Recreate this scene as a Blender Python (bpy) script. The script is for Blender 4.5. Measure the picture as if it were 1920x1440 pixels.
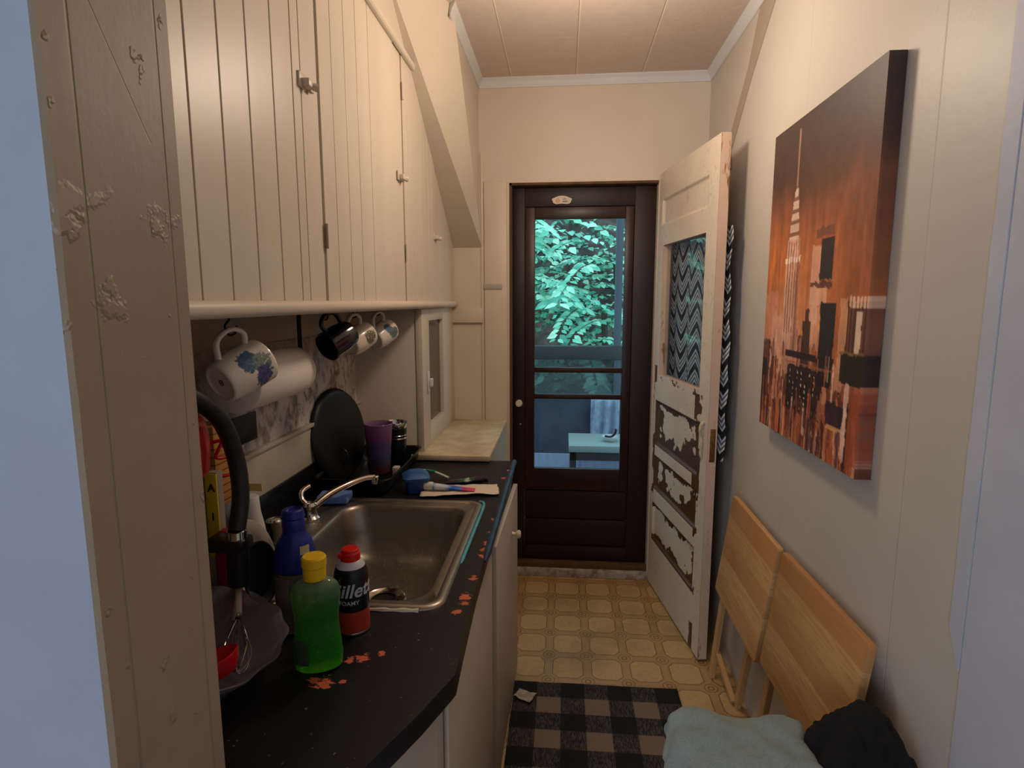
import bpy, bmesh, math, random
import numpy as np
from mathutils import Vector, Matrix
for o in list(bpy.data.objects): bpy.data.objects.remove(o)
S = bpy.context.scene; C = S.collection
random.seed(7); PI = math.pi
# ---------------------------------------------------------------- camera
F_PX = 1092.5; YAW = 0.08771; PITCH = 0.14058; ROLL = -0.00143
cd = bpy.data.cameras.new('camera'); cam = bpy.data.objects.new('camera', cd); C.objects.link(cam)
cd.sensor_fit = 'HORIZONTAL'; cd.sensor_width = 36; cd.lens = F_PX / 1920 * 36; cd.clip_start = .02
fw = Vector((-math.sin(YAW) * math.cos(PITCH), math.cos(YAW) * math.cos(PITCH), -math.sin(PITCH)))
r0 = Vector((math.cos(YAW), math.sin(YAW), 0)); u0 = r0.cross(fw)
rr = math.cos(ROLL) * r0 + math.sin(ROLL) * u0; uu = -math.sin(ROLL) * r0 + math.cos(ROLL) * u0
cam.matrix_world = Matrix.Translation((0, 0, 1.45)) @ Matrix((rr, uu, -fw)).transposed().to_4x4()
S.camera = cam
# ---------------------------------------------------------------- light and exposure
S.view_settings.view_transform = 'Standard'; S.view_settings.look = 'None'
S.view_settings.exposure = 0.0; S.view_settings.gamma = 1; S.view_settings.use_curve_mapping = False
w = bpy.data.worlds.new('world'); S.world = w; w.use_nodes = True
bg = w.node_tree.nodes['Background']; bg.inputs[0].default_value = (.62, .88, 1.0, 1); bg.inputs[1].default_value = 1.9
def lamp(name, kind, loc, power, color, size=None, rot=(0, 0, 0), **k):
    l = bpy.data.lights.new(name, kind); l.energy = power; l.color = color
    if kind == 'POINT': l.shadow_soft_size = size
    if kind == 'AREA':
        l.shape = 'RECTANGLE'; l.size, l.size_y = size
    o = bpy.data.objects.new(name, l); C.objects.link(o); o.location = loc; o.rotation_euler = rot
    return o
lamp('kitchen_bulb', 'POINT', (.08, 1.84, 2.14), 15, (1.0, .81, .63), .08)
# daylight through the window of the room the photographer stands in (above and behind)
lamp('rear_window_daylight', 'AREA', (-1.35, -2.35, 1.5), 48, (.66, .80, 1.0), (1.3, 1.3), (PI / 2, 0, 0))

# ---------------------------------------------------------------- materials
def lin(c):
    return tuple((x / 255 / 12.92 if x <= 10 else ((x / 255 + .055) / 1.055) ** 2.4) for x in c)
MATS = {}
class NT:
    """small helper around a node tree"""
    def __init__(s, name):
        s.m = bpy.data.materials.new(name); s.m.use_nodes = True; s.t = s.m.node_tree
        s.b = s.t.nodes['Principled BSDF']; s.l = s.t.links
    def n(s, typ, **k):
        x = s.t.nodes.new(typ)
        for a, v in k.items(): setattr(x, a, v)
        return x
    def put(s, sock, v):
        if hasattr(v, 'links') or hasattr(v, 'is_output'): s.l.new(v, sock)
        else: sock.default_value = v
    def math(s, op, a, b=None, c=None, clamp=False):
        x = s.n('ShaderNodeMath', operation=op, use_clamp=clamp); s.put(x.inputs[0], a)
        if b is not None: s.put(x.inputs[1], b)
        if c is not None: s.put(x.inputs[2], c)
        return x.outputs[0]
    def pos(s, obj=False):
        if obj: o = s.n('ShaderNodeTexCoord').outputs['Object']
        else: o = s.n('ShaderNodeNewGeometry').outputs['Position']
        sp = s.n('ShaderNodeSeparateXYZ'); s.l.new(o, sp.inputs[0]); return o, sp.outputs[0], sp.outputs[1], sp.outputs[2]
    def noise(s, vec, scale, detail=3, rough=.55, dist=0):
        x = s.n('ShaderNodeTexNoise'); s.l.new(vec, x.inputs['Vector'])
        x.inputs['Scale'].default_value = scale; x.inputs['Detail'].default_value = detail
        x.inputs['Roughness'].default_value = rough; x.inputs['Distortion'].default_value = dist
        return x.outputs['Fac']
    def scaled(s, vec, sc):
        x = s.n('ShaderNodeMapping'); s.l.new(vec, x.inputs[0]); x.inputs['Scale'].default_value = sc; return x.outputs[0]
    def ramp(s, fac, stops):
        x = s.n('ShaderNodeValToRGB'); s.l.new(fac, x.inputs[0]); e = x.color_ramp.elements
        while len(e) < len(stops): e.new(.5)
        for q, (p, c) in zip(e, stops): q.position = p; q.color = (*c[:3], 1)
        return x.outputs[0]
    def mix(s, fac, a, b, mode='MIX'):
        x = s.n('ShaderNodeMix', data_type='RGBA', blend_type=mode); s.put(x.inputs[0], fac)
        s.put(x.inputs[6], (*a[:3], 1) if isinstance(a, tuple) else a); s.put(x.inputs[7], (*b[:3], 1) if isinstance(b, tuple) else b)
        return x.outputs[2]
    def step(s, v, edge, soft=.01):   # 1 where v > edge
        return s.math('MULTIPLY_ADD', v, 1 / soft, -edge / soft + .5, clamp=True)
    def below(s, v, edge, soft=.01):
        return s.math('MULTIPLY_ADD', v, -1 / soft, edge / soft + .5, clamp=True)
    def bump(s, h, strength=.3, dist=.002):
        x = s.n('ShaderNodeBump'); s.l.new(h, x.inputs['Height']); x.inputs['Strength'].default_value = strength
        x.inputs['Distance'].default_value = dist; s.l.new(x.outputs[0], s.b.inputs['Normal'])
def M(name, col, rough=.5, metal=0, mott=.0, mscale=6, bump=.0, bscale=60, bdist=.002, coat=0, trans=0, ior=1.45, stretch=None, col2=None, emit=None, alpha=None, spec=None):
    if name in MATS: return MATS[name]
    k = NT(name); c = lin(col)
    P, x, y, z = k.pos()
    if stretch: P = k.scaled(P, stretch)
    if mott or col2:
        d = lin(col2) if col2 else tuple(v * (1 - mott) for v in c)
        k.l.new(k.ramp(k.noise(P, mscale, 5, .6), [(.35, c), (.68, d)]), k.b.inputs['Base Color'])
    else: k.b.inputs['Base Color'].default_value = (*c, 1)
    k.b.inputs['Roughness'].default_value = rough; k.b.inputs['Metallic'].default_value = metal
    k.b.inputs['Coat Weight'].default_value = coat; k.b.inputs['Transmission Weight'].default_value = trans; k.b.inputs['IOR'].default_value = ior
    if spec is not None: k.b.inputs['Specular IOR Level'].default_value = spec
    if alpha is not None: k.b.inputs['Alpha'].default_value = alpha
    if bump: k.bump(k.noise(P, bscale, 4, .6), bump, bdist)
    if emit: k.b.inputs['Emission Color'].default_value = (*lin(emit[0]), 1); k.b.inputs['Emission Strength'].default_value = emit[1]
    MATS[name] = k.m; return k.m
def thin_glass(name, tint=(1, 1, 1), opac=.0, diff=(.2, .25, .3), rough=.02, ior=1.5):
    k = NT(name); t = k.t; out = t.nodes['Material Output']
    tr = k.n('ShaderNodeBsdfTransparent'); tr.inputs[0].default_value = (*tint, 1)
    gl = k.n('ShaderNodeBsdfGlossy'); gl.inputs['Roughness'].default_value = rough
    fr = k.n('ShaderNodeFresnel'); fr.inputs[0].default_value = ior
    df = k.n('ShaderNodeBsdfDiffuse'); df.inputs[0].default_value = (*diff, 1)
    m1 = k.n('ShaderNodeMixShader'); m1.inputs[0].default_value = opac; k.l.new(tr.outputs[0], m1.inputs[1]); k.l.new(df.outputs[0], m1.inputs[2])
    m2 = k.n('ShaderNodeMixShader'); geo = k.n('ShaderNodeNewGeometry'); k.l.new(k.math('MULTIPLY', fr.outputs[0], k.math('SUBTRACT', 1, geo.outputs['Backfacing'])), m2.inputs[0]); k.l.new(m1.outputs[0], m2.inputs[1]); k.l.new(gl.outputs[0], m2.inputs[2])
    k.l.new(m2.outputs[0], out.inputs[0]); return k.m
cream = M('cream_paint', (214, 200, 181), .42, mott=.07, mscale=3, bump=.25, bscale=25, bdist=.003)
cream_board = M('cream_board_paint', (216, 202, 183), .38, mott=.08, mscale=8, bump=.3, bscale=14, bdist=.0015, stretch=(1, 1, .15))
wallp = M('end_wall_paint', (214, 200, 182), .5, mott=.06, mscale=2.5, bump=.2, bscale=10, bdist=.004)
white_trim = M('white_trim_paint', (214, 213, 212), .4, mott=.06, bump=.2)
lamp_dark = M('black_plastic', (16, 16, 17), .35)

# ---------------------------------------------------------------- mesh helpers
def mesh_obj(name, bm, mats, parent=None, smooth=30):
    me = bpy.data.meshes.new(name); bmesh.ops.recalc_face_normals(bm, faces=bm.faces[:]) if smooth != -1 else None
    bm.to_mesh(me); bm.free()
    for m in (mats if isinstance(mats, (list, tuple)) else [mats]): me.materials.append(m)
    o = bpy.data.objects.new(name, me); C.objects.link(o)
    if parent:
        o.parent = parent
        L = Vector(parent.get('_w', (0, 0, 0)))
        if L.length: me.transform(Matrix.Translation(-L))
        o['_w'] = tuple(L)
    if smooth and smooth > 0:
        for p in me.polygons: p.use_smooth = True
        me.set_sharp_from_angle(angle=math.radians(smooth))
    return o
def tag(o, label, cat, group=None, kind=None):
    o['label'] = label; o['category'] = cat
    if group: o['group'] = group
    if kind: o['kind'] = kind
    return o
def thing(name, label, cat, loc=(0, 0, 0), group=None):
    """an Empty at the base; parts are given in world coordinates and shifted to it"""
    o = bpy.data.objects.new(name, None); C.objects.link(o); o.location = loc; o.empty_display_size = .05
    o['_w'] = tuple(loc); return tag(o, label, cat, group)
def struct(name, bm, m, parent=None, smooth=30, label=None, cat=None):
    o = mesh_obj(name, bm, m, parent, smooth)
    if not parent:
        o['kind'] = 'structure'
        if label: o['label'] = label
        if cat: o['category'] = cat
    return o
def box(bm, a, b, mi=0, bevel=0, seg=2):
    x0, y0, z0 = [min(p, q) for p, q in zip(a, b)]; x1, y1, z1 = [max(p, q) for p, q in zip(a, b)]
    v = [bm.verts.new(p) for p in ((x0, y0, z0), (x1, y0, z0), (x1, y1, z0), (x0, y1, z0), (x0, y0, z1), (x1, y0, z1), (x1, y1, z1), (x0, y1, z1))]
    fs = [bm.faces.new([v[i] for i in q]) for q in ((0, 3, 2, 1), (4, 5, 6, 7), (0, 1, 5, 4), (1, 2, 6, 5), (2, 3, 7, 6), (3, 0, 4, 7))]
    for f in fs: f.material_index = mi
    if bevel:
        es = list({e for f in fs for e in f.edges}); bmesh.ops.bevel(bm, geom=es, offset=bevel, segments=seg, affect='EDGES', profile=.5, clamp_overlap=True)
    return bm
def BX(*boxes, bevel=0):
    bm = bmesh.new()
    for b in boxes: box(bm, b[0], b[1], b[2] if len(b) > 2 else 0, bevel)
    return bm
def quad(bm, pts, mi=0):
    f = bm.faces.new([bm.verts.new(p) for p in pts]); f.material_index = mi; return f
def prism(bm, pts, axis, a, b, mi=0, bevel=0):
    """polygon in the two other axes extruded along axis from a to b"""
    def mk(p, t):
        q = list(p); q.insert(axis, t); return q
    va = [bm.verts.new(mk(p, a)) for p in pts]; vb = [bm.verts.new(mk(p, b)) for p in pts]; n = len(pts)
    fs = [bm.faces.new(va[::-1]), bm.faces.new(vb)] + [bm.faces.new((va[i], va[(i + 1) % n], vb[(i + 1) % n], vb[i])) for i in range(n)]
    for f in fs: f.material_index = mi
    if bevel: bmesh.ops.bevel(bm, geom=list({e for f in fs for e in f.edges}), offset=bevel, segments=2, affect='EDGES', profile=.5)
    return bm
def frame_of(d):
    d = Vector(d).normalized(); a = Vector((0, 0, 1)) if abs(d.z) < .95 else Vector((1, 0, 0))
    s = d.cross(a).normalized(); return s, s.cross(d).normalized(), d
def tube(bm, pts, r, seg=12, mi=0, cap=True, closed=False, flat=1.0):
    pts = [Vector(p) for p in pts]; n = len(pts); rings = []; ps = None
    for i, p in enumerate(pts):
        a = pts[i - 1] if (i or closed) else p; b = pts[(i + 1) % n] if (i < n - 1 or closed) else p
        s, t, d = frame_of(b - a)
        if ps is not None:
            s = (ps - d * ps.dot(d)).normalized(); t = s.cross(d).normalized()
        ps = s; rad = r[i] if isinstance(r, (list, tuple)) else r
        rings.append([bm.verts.new(p + rad * (math.cos(q) * s + flat * math.sin(q) * t)) for q in [2 * PI * j / seg for j in range(seg)]])
    for i in range(n if closed else n - 1):
        A, B = rings[i], rings[(i + 1) % n]
        for j in range(seg):
            f = bm.faces.new((A[j], A[(j + 1) % seg], B[(j + 1) % seg], B[j])); f.material_index = mi
    if cap and not closed:
        for R in (rings[0], rings[-1]): bm.faces.new(R).material_index = mi
    return bm
def curve(pts, n=8):
    P = [Vector(p) for p in pts]; P = [2 * P[0] - P[1]] + P + [2 * P[-1] - P[-2]]; o = []
    for i in range(1, len(P) - 2):
        for k in range(n):
            t = k / n; a, b, c, d = P[i - 1:i + 3]
            o.append(.5 * ((2 * b) + (c - a) * t + (2 * a - 5 * b + 4 * c - d) * t * t + (3 * b - a - 3 * c + d) * t ** 3))
    o.append(P[-2]); return o
def lathe(bm, prof, base=(0, 0, 0), seg=32, sx=1, sy=1, mi=0, mat=None, axis=None):
    """prof = [(r,z),...]; optional matrix mat, or axis vector"""
    X = Matrix.Translation(base)
    if axis is not None:
        s, t, d = frame_of(axis); X = X @ Matrix((s, t, d)).transposed().to_4x4()
    if mat is not None: X = X @ mat
    rings = []
    for r, z in prof:
        if r < 1e-5: rings.append([bm.verts.new(X @ Vector((0, 0, z)))])
        else: rings.append([bm.verts.new(X @ Vector((r * sx * math.cos(2 * PI * j / seg), r * sy * math.sin(2 * PI * j / seg), z))) for j in range(seg)])
    for A, B in zip(rings, rings[1:]):
        for j in range(seg):
            k = (j + 1) % seg
            if len(A) == 1 and len(B) == 1: continue
            if len(A) == 1: f = bm.faces.new((A[0], B[j], B[k]))
            elif len(B) == 1: f = bm.faces.new((A[j], A[k], B[0]))
            else: f = bm.faces.new((A[j], A[k], B[k], B[j]))
            f.material_index = mi
    return bm
def L(*a, **k): return lathe(bmesh.new(), *a, **k)
def T(*a, **k): return tube(bmesh.new(), *a, **k)
def rrect(x0, y0, x1, y1, r, n=6):
    o = []
    for cx, cy, a in ((x1 - r, y1 - r, 0), (x0 + r, y1 - r, 90), (x0 + r, y0 + r, 180), (x1 - r, y0 + r, 270)):
        for i in range(n + 1):
            q = math.radians(a + 90 * i / n); o.append((cx + r * math.cos(q), cy + r * math.sin(q)))
    return o
def loft(bm, rings, mi=0, cap0=False, cap1=False):
    R = [[bm.verts.new(p) for p in r] for r in rings]; n = len(R[0])
    for A, B in zip(R, R[1:]):
        for j in range(n):
            f = bm.faces.new((A[j], A[(j + 1) % n], B[(j + 1) % n], B[j])); f.material_index = mi
    if cap0: bm.faces.new(R[0]).material_index = mi
    if cap1: bm.faces.new(R[-1]).material_index = mi
    return bm
def grid(bm, nu, nv, f, mi=0, skip=None):
    V = [[bm.verts.new(f(i / nu, j / nv)) for j in range(nv + 1)] for i in range(nu + 1)]
    for i in range(nu):
        for j in range(nv):
            if skip and skip((i + .5) / nu, (j + .5) / nv): continue
            bm.faces.new((V[i][j], V[i + 1][j], V[i + 1][j + 1], V[i][j + 1])).material_index = mi
    return bm
_rng = np.random.RandomState(3); _lat = _rng.rand(256, 256)
def vn(x, y, sc=1.0, octv=4, seed=0):
    """value noise 0..1, numpy arrays or floats"""
    x = np.asarray(x, float) * sc + seed * 17.3; y = np.asarray(y, float) * sc + seed * 9.7; t = 0; a = .5; s = 0
    for _ in range(octv):
        xi = np.floor(x).astype(int); yi = np.floor(y).astype(int); fx = x - xi; fy = y - yi
        fx = fx * fx * (3 - 2 * fx); fy = fy * fy * (3 - 2 * fy); g = lambda i, j: _lat[i % 256, j % 256]
        t = t + a * ((g(xi, yi) * (1 - fx) + g(xi + 1, yi) * fx) * (1 - fy) + (g(xi, yi + 1) * (1 - fx) + g(xi + 1, yi + 1) * fx) * fy)
        s += a; a *= .5; x = x * 2.03 + 5; y = y * 2.03 + 9
    return t / s
def text_part(name, body, size, m, parent, place, extrude=.0003, shear=0, bold=0, align='CENTER'):
    cu = bpy.data.curves.new(name, 'FONT'); cu.body = body; cu.size = size; cu.extrude = extrude; cu.shear = shear; cu.offset = bold
    cu.align_x = align; cu.align_y = 'CENTER'; cu.resolution_u = 3
    t = bpy.data.objects.new(name, cu); C.objects.link(t)
    bpy.context.view_layer.update(); dg = bpy.context.evaluated_depsgraph_get()
    me = bpy.data.meshes.new_from_object(t.evaluated_get(dg)); bpy.data.objects.remove(t)
    W = Vector(parent.get('_w', (0, 0, 0)))
    for v in me.vertices: v.co = Vector(place(v.co.x, v.co.y, v.co.z)) - W
    me.materials.clear(); me.materials.append(m)
    o = bpy.data.objects.new(name, me); C.objects.link(o); o.parent = parent; return o

# ================================================================ THE SETTING
XR = .67; YE = 2.936; ZC = 2.5; XW = -.835; XF = -.55; YN = 2.27
# ---- floor
k = NT('linoleum'); P, x, y, z = k.pos()
def cell(v, o, p): return k.math('MULTIPLY', k.math('ABSOLUTE', k.math('SUBTRACT', k.math('FRACT', k.math('DIVIDE', k.math('SUBTRACT', v, o - 50 * p + p / 2), p)), .5)), p)
wob = k.math('MULTIPLY_ADD', k.noise(P, 30, 2), .004, -.002)
du = k.math('ADD', cell(x, .110, .154), wob); dv = k.math('ADD', cell(y, 2.405, .163), wob)
sd = k.math('MINIMUM', k.math('MINIMUM', k.math('SUBTRACT', du, .017), k.math('SUBTRACT', dv, .017)), k.math('MULTIPLY', k.math('SUBTRACT', k.math('ADD', du, dv), .056), .7))
line = k.below(k.math('ABSOLUTE', sd), .0018, .0016)
rad = k.math('SQRT', k.math('ADD', k.math('MULTIPLY', du, du), k.math('MULTIPLY', dv, dv)))
ring = k.math('MAXIMUM', k.below(k.math('ABSOLUTE', k.math('SUBTRACT', rad, .024)), .0014, .0016), k.below(k.math('ABSOLUTE', k.math('SUBTRACT', rad, .010)), .002, .002))
ring = k.math('MAXIMUM', ring, k.math('MULTIPLY', k.below(k.math('MINIMUM', k.math('ABSOLUTE', k.math('SUBTRACT', du, .009)), k.math('ABSOLUTE', k.math('SUBTRACT', dv, .009))), .0007, .0008), .35))
basec = k.mix(k.noise(P, 55, 5, .7), lin((176, 138, 82)), lin((214, 180, 124)))
basec = k.mix(k.step(sd, 0, .002), k.mix(.45, basec, lin((160, 122, 66))), basec)
basec = k.mix(k.math('MULTIPLY', k.step(k.noise(P, 3.5, 5, .6), .58, .25), .5), basec, lin((120, 88, 48)))
basec = k.mix(k.math('MULTIPLY', k.math('MAXIMUM', line, ring), .8), basec, lin((96, 60, 26)))
k.l.new(basec, k.b.inputs['Base Color']); k.b.inputs['Roughness'].default_value = .55; k.bump(k.noise(P, 120, 3), .15, .001)
struct('floor', BX(((-2.6, -2.6, -.1), (.8, 3.0, 0))), k.m)
# ---- ceiling of 12 inch fibre tiles
k = NT('ceiling_tile'); P, x, y, z = k.pos()
def seam(v, o, p, w_, s=.003): return k.below(cell(v, o, p), w_, s)
sx_ = seam(x, .0445, .305, .0008, .002); sy_ = seam(y, 2.52, .305, .0012, .002)
nz = k.noise(P, 14, 5, .65)
c = k.mix(nz, lin((214, 196, 184)), lin((198, 180, 166)))
c = k.mix(k.math('MULTIPLY', seam(x, .048, .305, .0024), .9), c, lin((232, 220, 198)))
c = k.mix(k.math('MULTIPLY', sx_, .85), c, lin((92, 74, 60)))
c = k.mix(k.math('MULTIPLY', sy_, .45), c, lin((226, 212, 194)))
k.l.new(c, k.b.inputs['Base Color']); k.b.inputs['Roughness'].default_value = .7
k.bump(k.math('SUBTRACT', k.noise(P, 40, 6, .7), k.math('MULTIPLY', sx_, 2)), .35, .004)
struct('ceiling', BX(((-2.6, -2.6, ZC), (.8, 3.1, ZC + .1))), k.m)
# ---- end wall with the door opening
OX0, OX1, OZ = -.27, .447, 2.022
struct('wall_end', BX(((-1.0, YE, -.1), (OX0, YE + .12, 2.6)), ((OX1, YE, -.1), (.8, YE + .12, 2.6)), ((OX0, YE, OZ), (OX1, YE + .12, 2.6))), wallp)
raw = M('bare_wood', (104, 74, 44), .7, mott=.5, mscale=18, bump=.5, bscale=30, stretch=(1, 1, .15))
struct('trim_1', BX(((OX0, YE - .002, .045), (OX0 + .012, YE + .1, OZ)), ((OX0, YE - .002, OZ - .012), (OX1, YE + .1, OZ)), bevel=.001), raw)
# threshold
peelw = M('worn_white_paint', (196, 188, 176), .5, col2=(120, 104, 86), mscale=22, bump=.5, bscale=40)
struct('trim_2', BX(((-.285, YE - .004, 0), (.47, YE + .06, .044)), bevel=.004), peelw)
struct('trim_3', BX(((-.262, YE + .012, .044), (OX1, YE + .11, .072)), bevel=.003), raw)
# flat casing board beside the opening and the little cut board beside it
struct('trim_4', BX(((-.412, YE - .006, .6), (-.398, YE, 2.17)), bevel=.002), cream)
struct('trim_5', BX(((-.558, YE - .018, 1.345), (-.402, YE, 1.418)), bevel=.002), cream)
struct('trim_6', BX(((-.395, YE - .010, .0), (-.283, YE, 2.03)), bevel=.003), cream)
# ---- right wall
k = NT('right_wall_paint'); P, x, y, z = k.pos()
c = k.mix(k.noise(P, 2.2, 4, .5), lin((208, 199, 186)), lin((190, 181, 170)))
c = k.mix(k.math('MULTIPLY', k.below(cell(y, 1.172, .61), .0008, .0015), .22), c, lin((120, 104, 92)))
sm = k.math('MULTIPLY', k.step(k.noise(P, 9, 6, .7), .66, .1), k.below(z, .55, .35)); c = k.mix(k.math('MULTIPLY', sm, .4), c, lin((140, 122, 108)))
k.l.new(c, k.b.inputs['Base Color']); k.b.inputs['Roughness'].default_value = .45
k.bump(k.math('SUBTRACT', k.noise(P, 22, 5, .6), k.math('MULTIPLY', k.below(cell(y, 1.172, .61), .0015, .002), 2)), .22, .003)
struct('wall_right', BX(((XR, -2.6, -.1), (XR + .12, 3.05, 2.6))), k.m)
blue_left = M('left_wall_blue_paint', (154, 160, 174), .5, mott=.12, mscale=5, bump=.35, bscale=16, bdist=.004)
bluew = M('pale_blue_wall_paint', (196, 199, 210), .5, mott=.10, mscale=5, bump=.35, bscale=16, bdist=.004)
def ragged(n, f, a, b, amp, seed):
    return [(f + amp * (float(vn(i * .37, seed, 1, 4)) - .5), a + (b - a) * i / n) for i in range(n + 1)]
bm = bmesh.new(); prism(bm, [(-.0, -.0), (.955, 0)] + ragged(60, .956, 0, 2.5, .003, 5) + [(-.0, 2.5)], 0, XR - .0055, XR + .01)
struct('trim_7', bm, bluew, smooth=0)
bm = bmesh.new(); prism(bm, [(.9605, .835)] + [(.968, .845), (.985, .88)] + ragged(60, .994, .90, 2.5, .006, 9) + ragged(60, .9605, 2.5, .86, .003, 5), 0, XR - .0055, XR + .01)
struct('trim_8', bm, bluew, smooth=0)
# sloping batten strip high on the right wall
bm = bmesh.new(); prism(bm, [(2.095, 2.409), (2.06, 2.456), (2.245, 2.456), (2.349, 2.303), (2.544, 2.122), (2.56, 1.98), (2.52, 1.98), (2.52, 2.06), (2.299, 2.257)], 0, XR - .004, XR + .01)
struct('trim_9', bm, M('beige_patch_paint', (168, 152, 134), .6, bump=.4), smooth=0)
# ---- crown moulding: a cove profile along three walls
def crown(name, path_fn):
    prof = [(0, 0), (.026, 0), (.026, -.006), (.020, -.012), (.012, -.020), (.009, -.030), (.006, -.034), (.006, -.042), (0, -.042)]
    bm = bmesh.new(); A = [bm.verts.new(path_fn(0, d, h)) for d, h in prof]; B = [bm.verts.new(path_fn(1, d, h)) for d, h in prof]
    for i in range(len(prof)): j = (i + 1) % len(prof); bm.faces.new((A[i], A[j], B[j], B[i]))
    bm.faces.new(A); bm.faces.new(B); return struct(name, bm, white_trim)
XU = -.418
crown('trim_10', lambda t, d, h: (XU + d + t * (XR - XU - 2 * d), YE - d, ZC + h))
crown('trim_11', lambda t, d, h: (XR - d, YE - d - t * (3.2 - d), ZC + h))
crown('trim_12', lambda t, d, h: (XU + d, YE - d - t * .72, ZC + h))
# ---- left side: niche walls, wallpaper, soffit
k = NT('old_wallpaper'); P, x, y, z = k.pos(); Q = k.scaled(P, (1, 1, .65))
n1 = k.noise(Q, 26, 6, .68, .3); n2 = k.noise(P, 9, 3)
c = k.ramp(n1, [(.34, lin((104, 90, 76))), (.44, lin((150, 136, 124))), (.52, lin((202, 192, 186))), (.8, lin((214, 206, 200)))])
c = k.mix(k.math('MULTIPLY', k.step(n2, .55, .2), .4), c, lin((150, 150, 156)))
# the strip under the shelf where the paper is stained brown
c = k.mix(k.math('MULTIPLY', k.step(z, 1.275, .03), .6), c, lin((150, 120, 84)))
k.l.new(c, k.b.inputs['Base Color']); k.b.inputs['Roughness'].default_value = .7
wp = k.m
tan = M('tan_plaster', (184, 164, 138), .7, mott=.15, mscale=5, bump=.3)
struct('wall_left', BX(((XW - .1, .6, -.1), (XW, YN + .1, 2.6))), tan)
bm = BX(((XW, .66, 1.055), (XW + .003, YN, 1.335)))
struct('trim_13', bm, wp, smooth=0)
splash = M('cream_splash_board', (190, 180, 158), .4, mott=.1, bump=.15)
struct('trim_14', BX(((XW, .66, .92), (XW + .012, YN, 1.043)), ((XW, .66, 1.043), (XW + .02, YN, 1.055)), bevel=.002), splash)
# niche end: wall facing the camera, with a rounded outer corner, turning into the hatch side
struct('wall_niche', BX(((XW - .1, YN, -.1), (-.578, YN + .04, 1.425)), bevel=.004), cream)
struct('wall_soffit', (lambda bm: (quad(bm, [(-.56, 1.83, 2.5), (-.56, YE, 1.715), (XU + .012, YE, 1.715), (XU + .012, 2.235, 2.5)]),
                                   quad(bm, [(-.56, YE, 1.715), (-.9, YE, 1.715), (-.9, 1.83, 2.5), (-.56, 1.83, 2.5)]), bm)[-1])(bmesh.new()), cream, smooth=0)
bm = bmesh.new(); prism(bm, [(2.225, 2.5), (YE, 1.715), (YE, 2.5)], 0, XU, XU - .3); struct('wall_upper', bm, cream, smooth=0)
# ---- the partition the photographer stands in: pale wall and beige jamb
jamb = NT('beige_jamb_paint'); k = jamb; P, x, y, z = k.pos()
Q = k.scaled(P, (1, 1, .12))
c = k.mix(k.noise(P, 6, 5), lin((172, 152, 130)), lin((150, 131, 110)))
bead = k.math('MAXIMUM', k.below(k.math('ABSOLUTE', k.math('SUBTRACT', y, k.math('MULTIPLY_ADD', k.noise(Q, 5, 3), .004, .513))), .0012, .002), k.below(k.math('ABSOLUTE', k.math('SUBTRACT', y, .632)), .0012, .002))
dg = k.math('SUBTRACT', k.math('ADD', z, k.math('MULTIPLY', y, 1.557)), 2.568); bead = k.math('MAXIMUM', bead, k.math('MULTIPLY', k.below(k.math('ABSOLUTE', dg), .0012, .0018), k.math('MULTIPLY', k.step(z, 1.62, .01), .6)))
lump = k.math('MULTIPLY', k.step(k.noise(P, 17, 4, .6), .60, .06), k.below(k.math('ABSOLUTE', k.math('SUBTRACT', z, 1.47)), .075, .04))
h = k.math('ADD', k.math('ADD', k.math('MULTIPLY', k.noise(P, 90, 4), .12), k.math('MULTIPLY', k.noise(Q, 28, 3), .25)), k.math('ADD', lump, k.math('MULTIPLY', bead, -1.3)))
h = k.math('ADD', h, k.step(k.noise(P, 26, 3, .6), .70, .05))
k.l.new(c, k.b.inputs['Base Color']); k.b.inputs['Roughness'].default_value = .5; k.bump(h, .55, .004)
bm = bmesh.new()
YA, YB, XJ = .481, .66, -.4376
n = 90
def edge(i, s): return .003 * (float(vn(i * .9, s, 1, 3)) - .5)
cols = []
for i in range(n + 1):
    z_ = 2.5 * i / n; e = edge(i, 2)
    cols.append([bm.verts.new(p) for p in ((-2.6, YA, z_), (XJ - .004, YA - .0, z_), (XJ, YA + .004 + e, z_), (XJ, YB - .006, z_), (XJ - .006 + edge(i, 7), YB, z_), (-2.6, YB, z_))])
for a, b in zip(cols, cols[1:]):
    for j in range(5):
        f = bm.faces.new((a[j], a[j + 1], b[j + 1], b[j])); f.material_index = 0 if j in (0,) else 1
struct('wall_front', bm, [blue_left, jamb.m], smooth=40)
# room behind the photographer
rearw = M('rear_room_wall_paint', (200, 198, 196), .7)
struct('wall_rear', BX(((-2.6, -2.6, -.1), (.8, -2.5, 2.6))), rearw); struct('wall_rear_left', BX(((-2.7, -2.6, -.1), (-2.6, .5, 2.6))), rearw)

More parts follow.
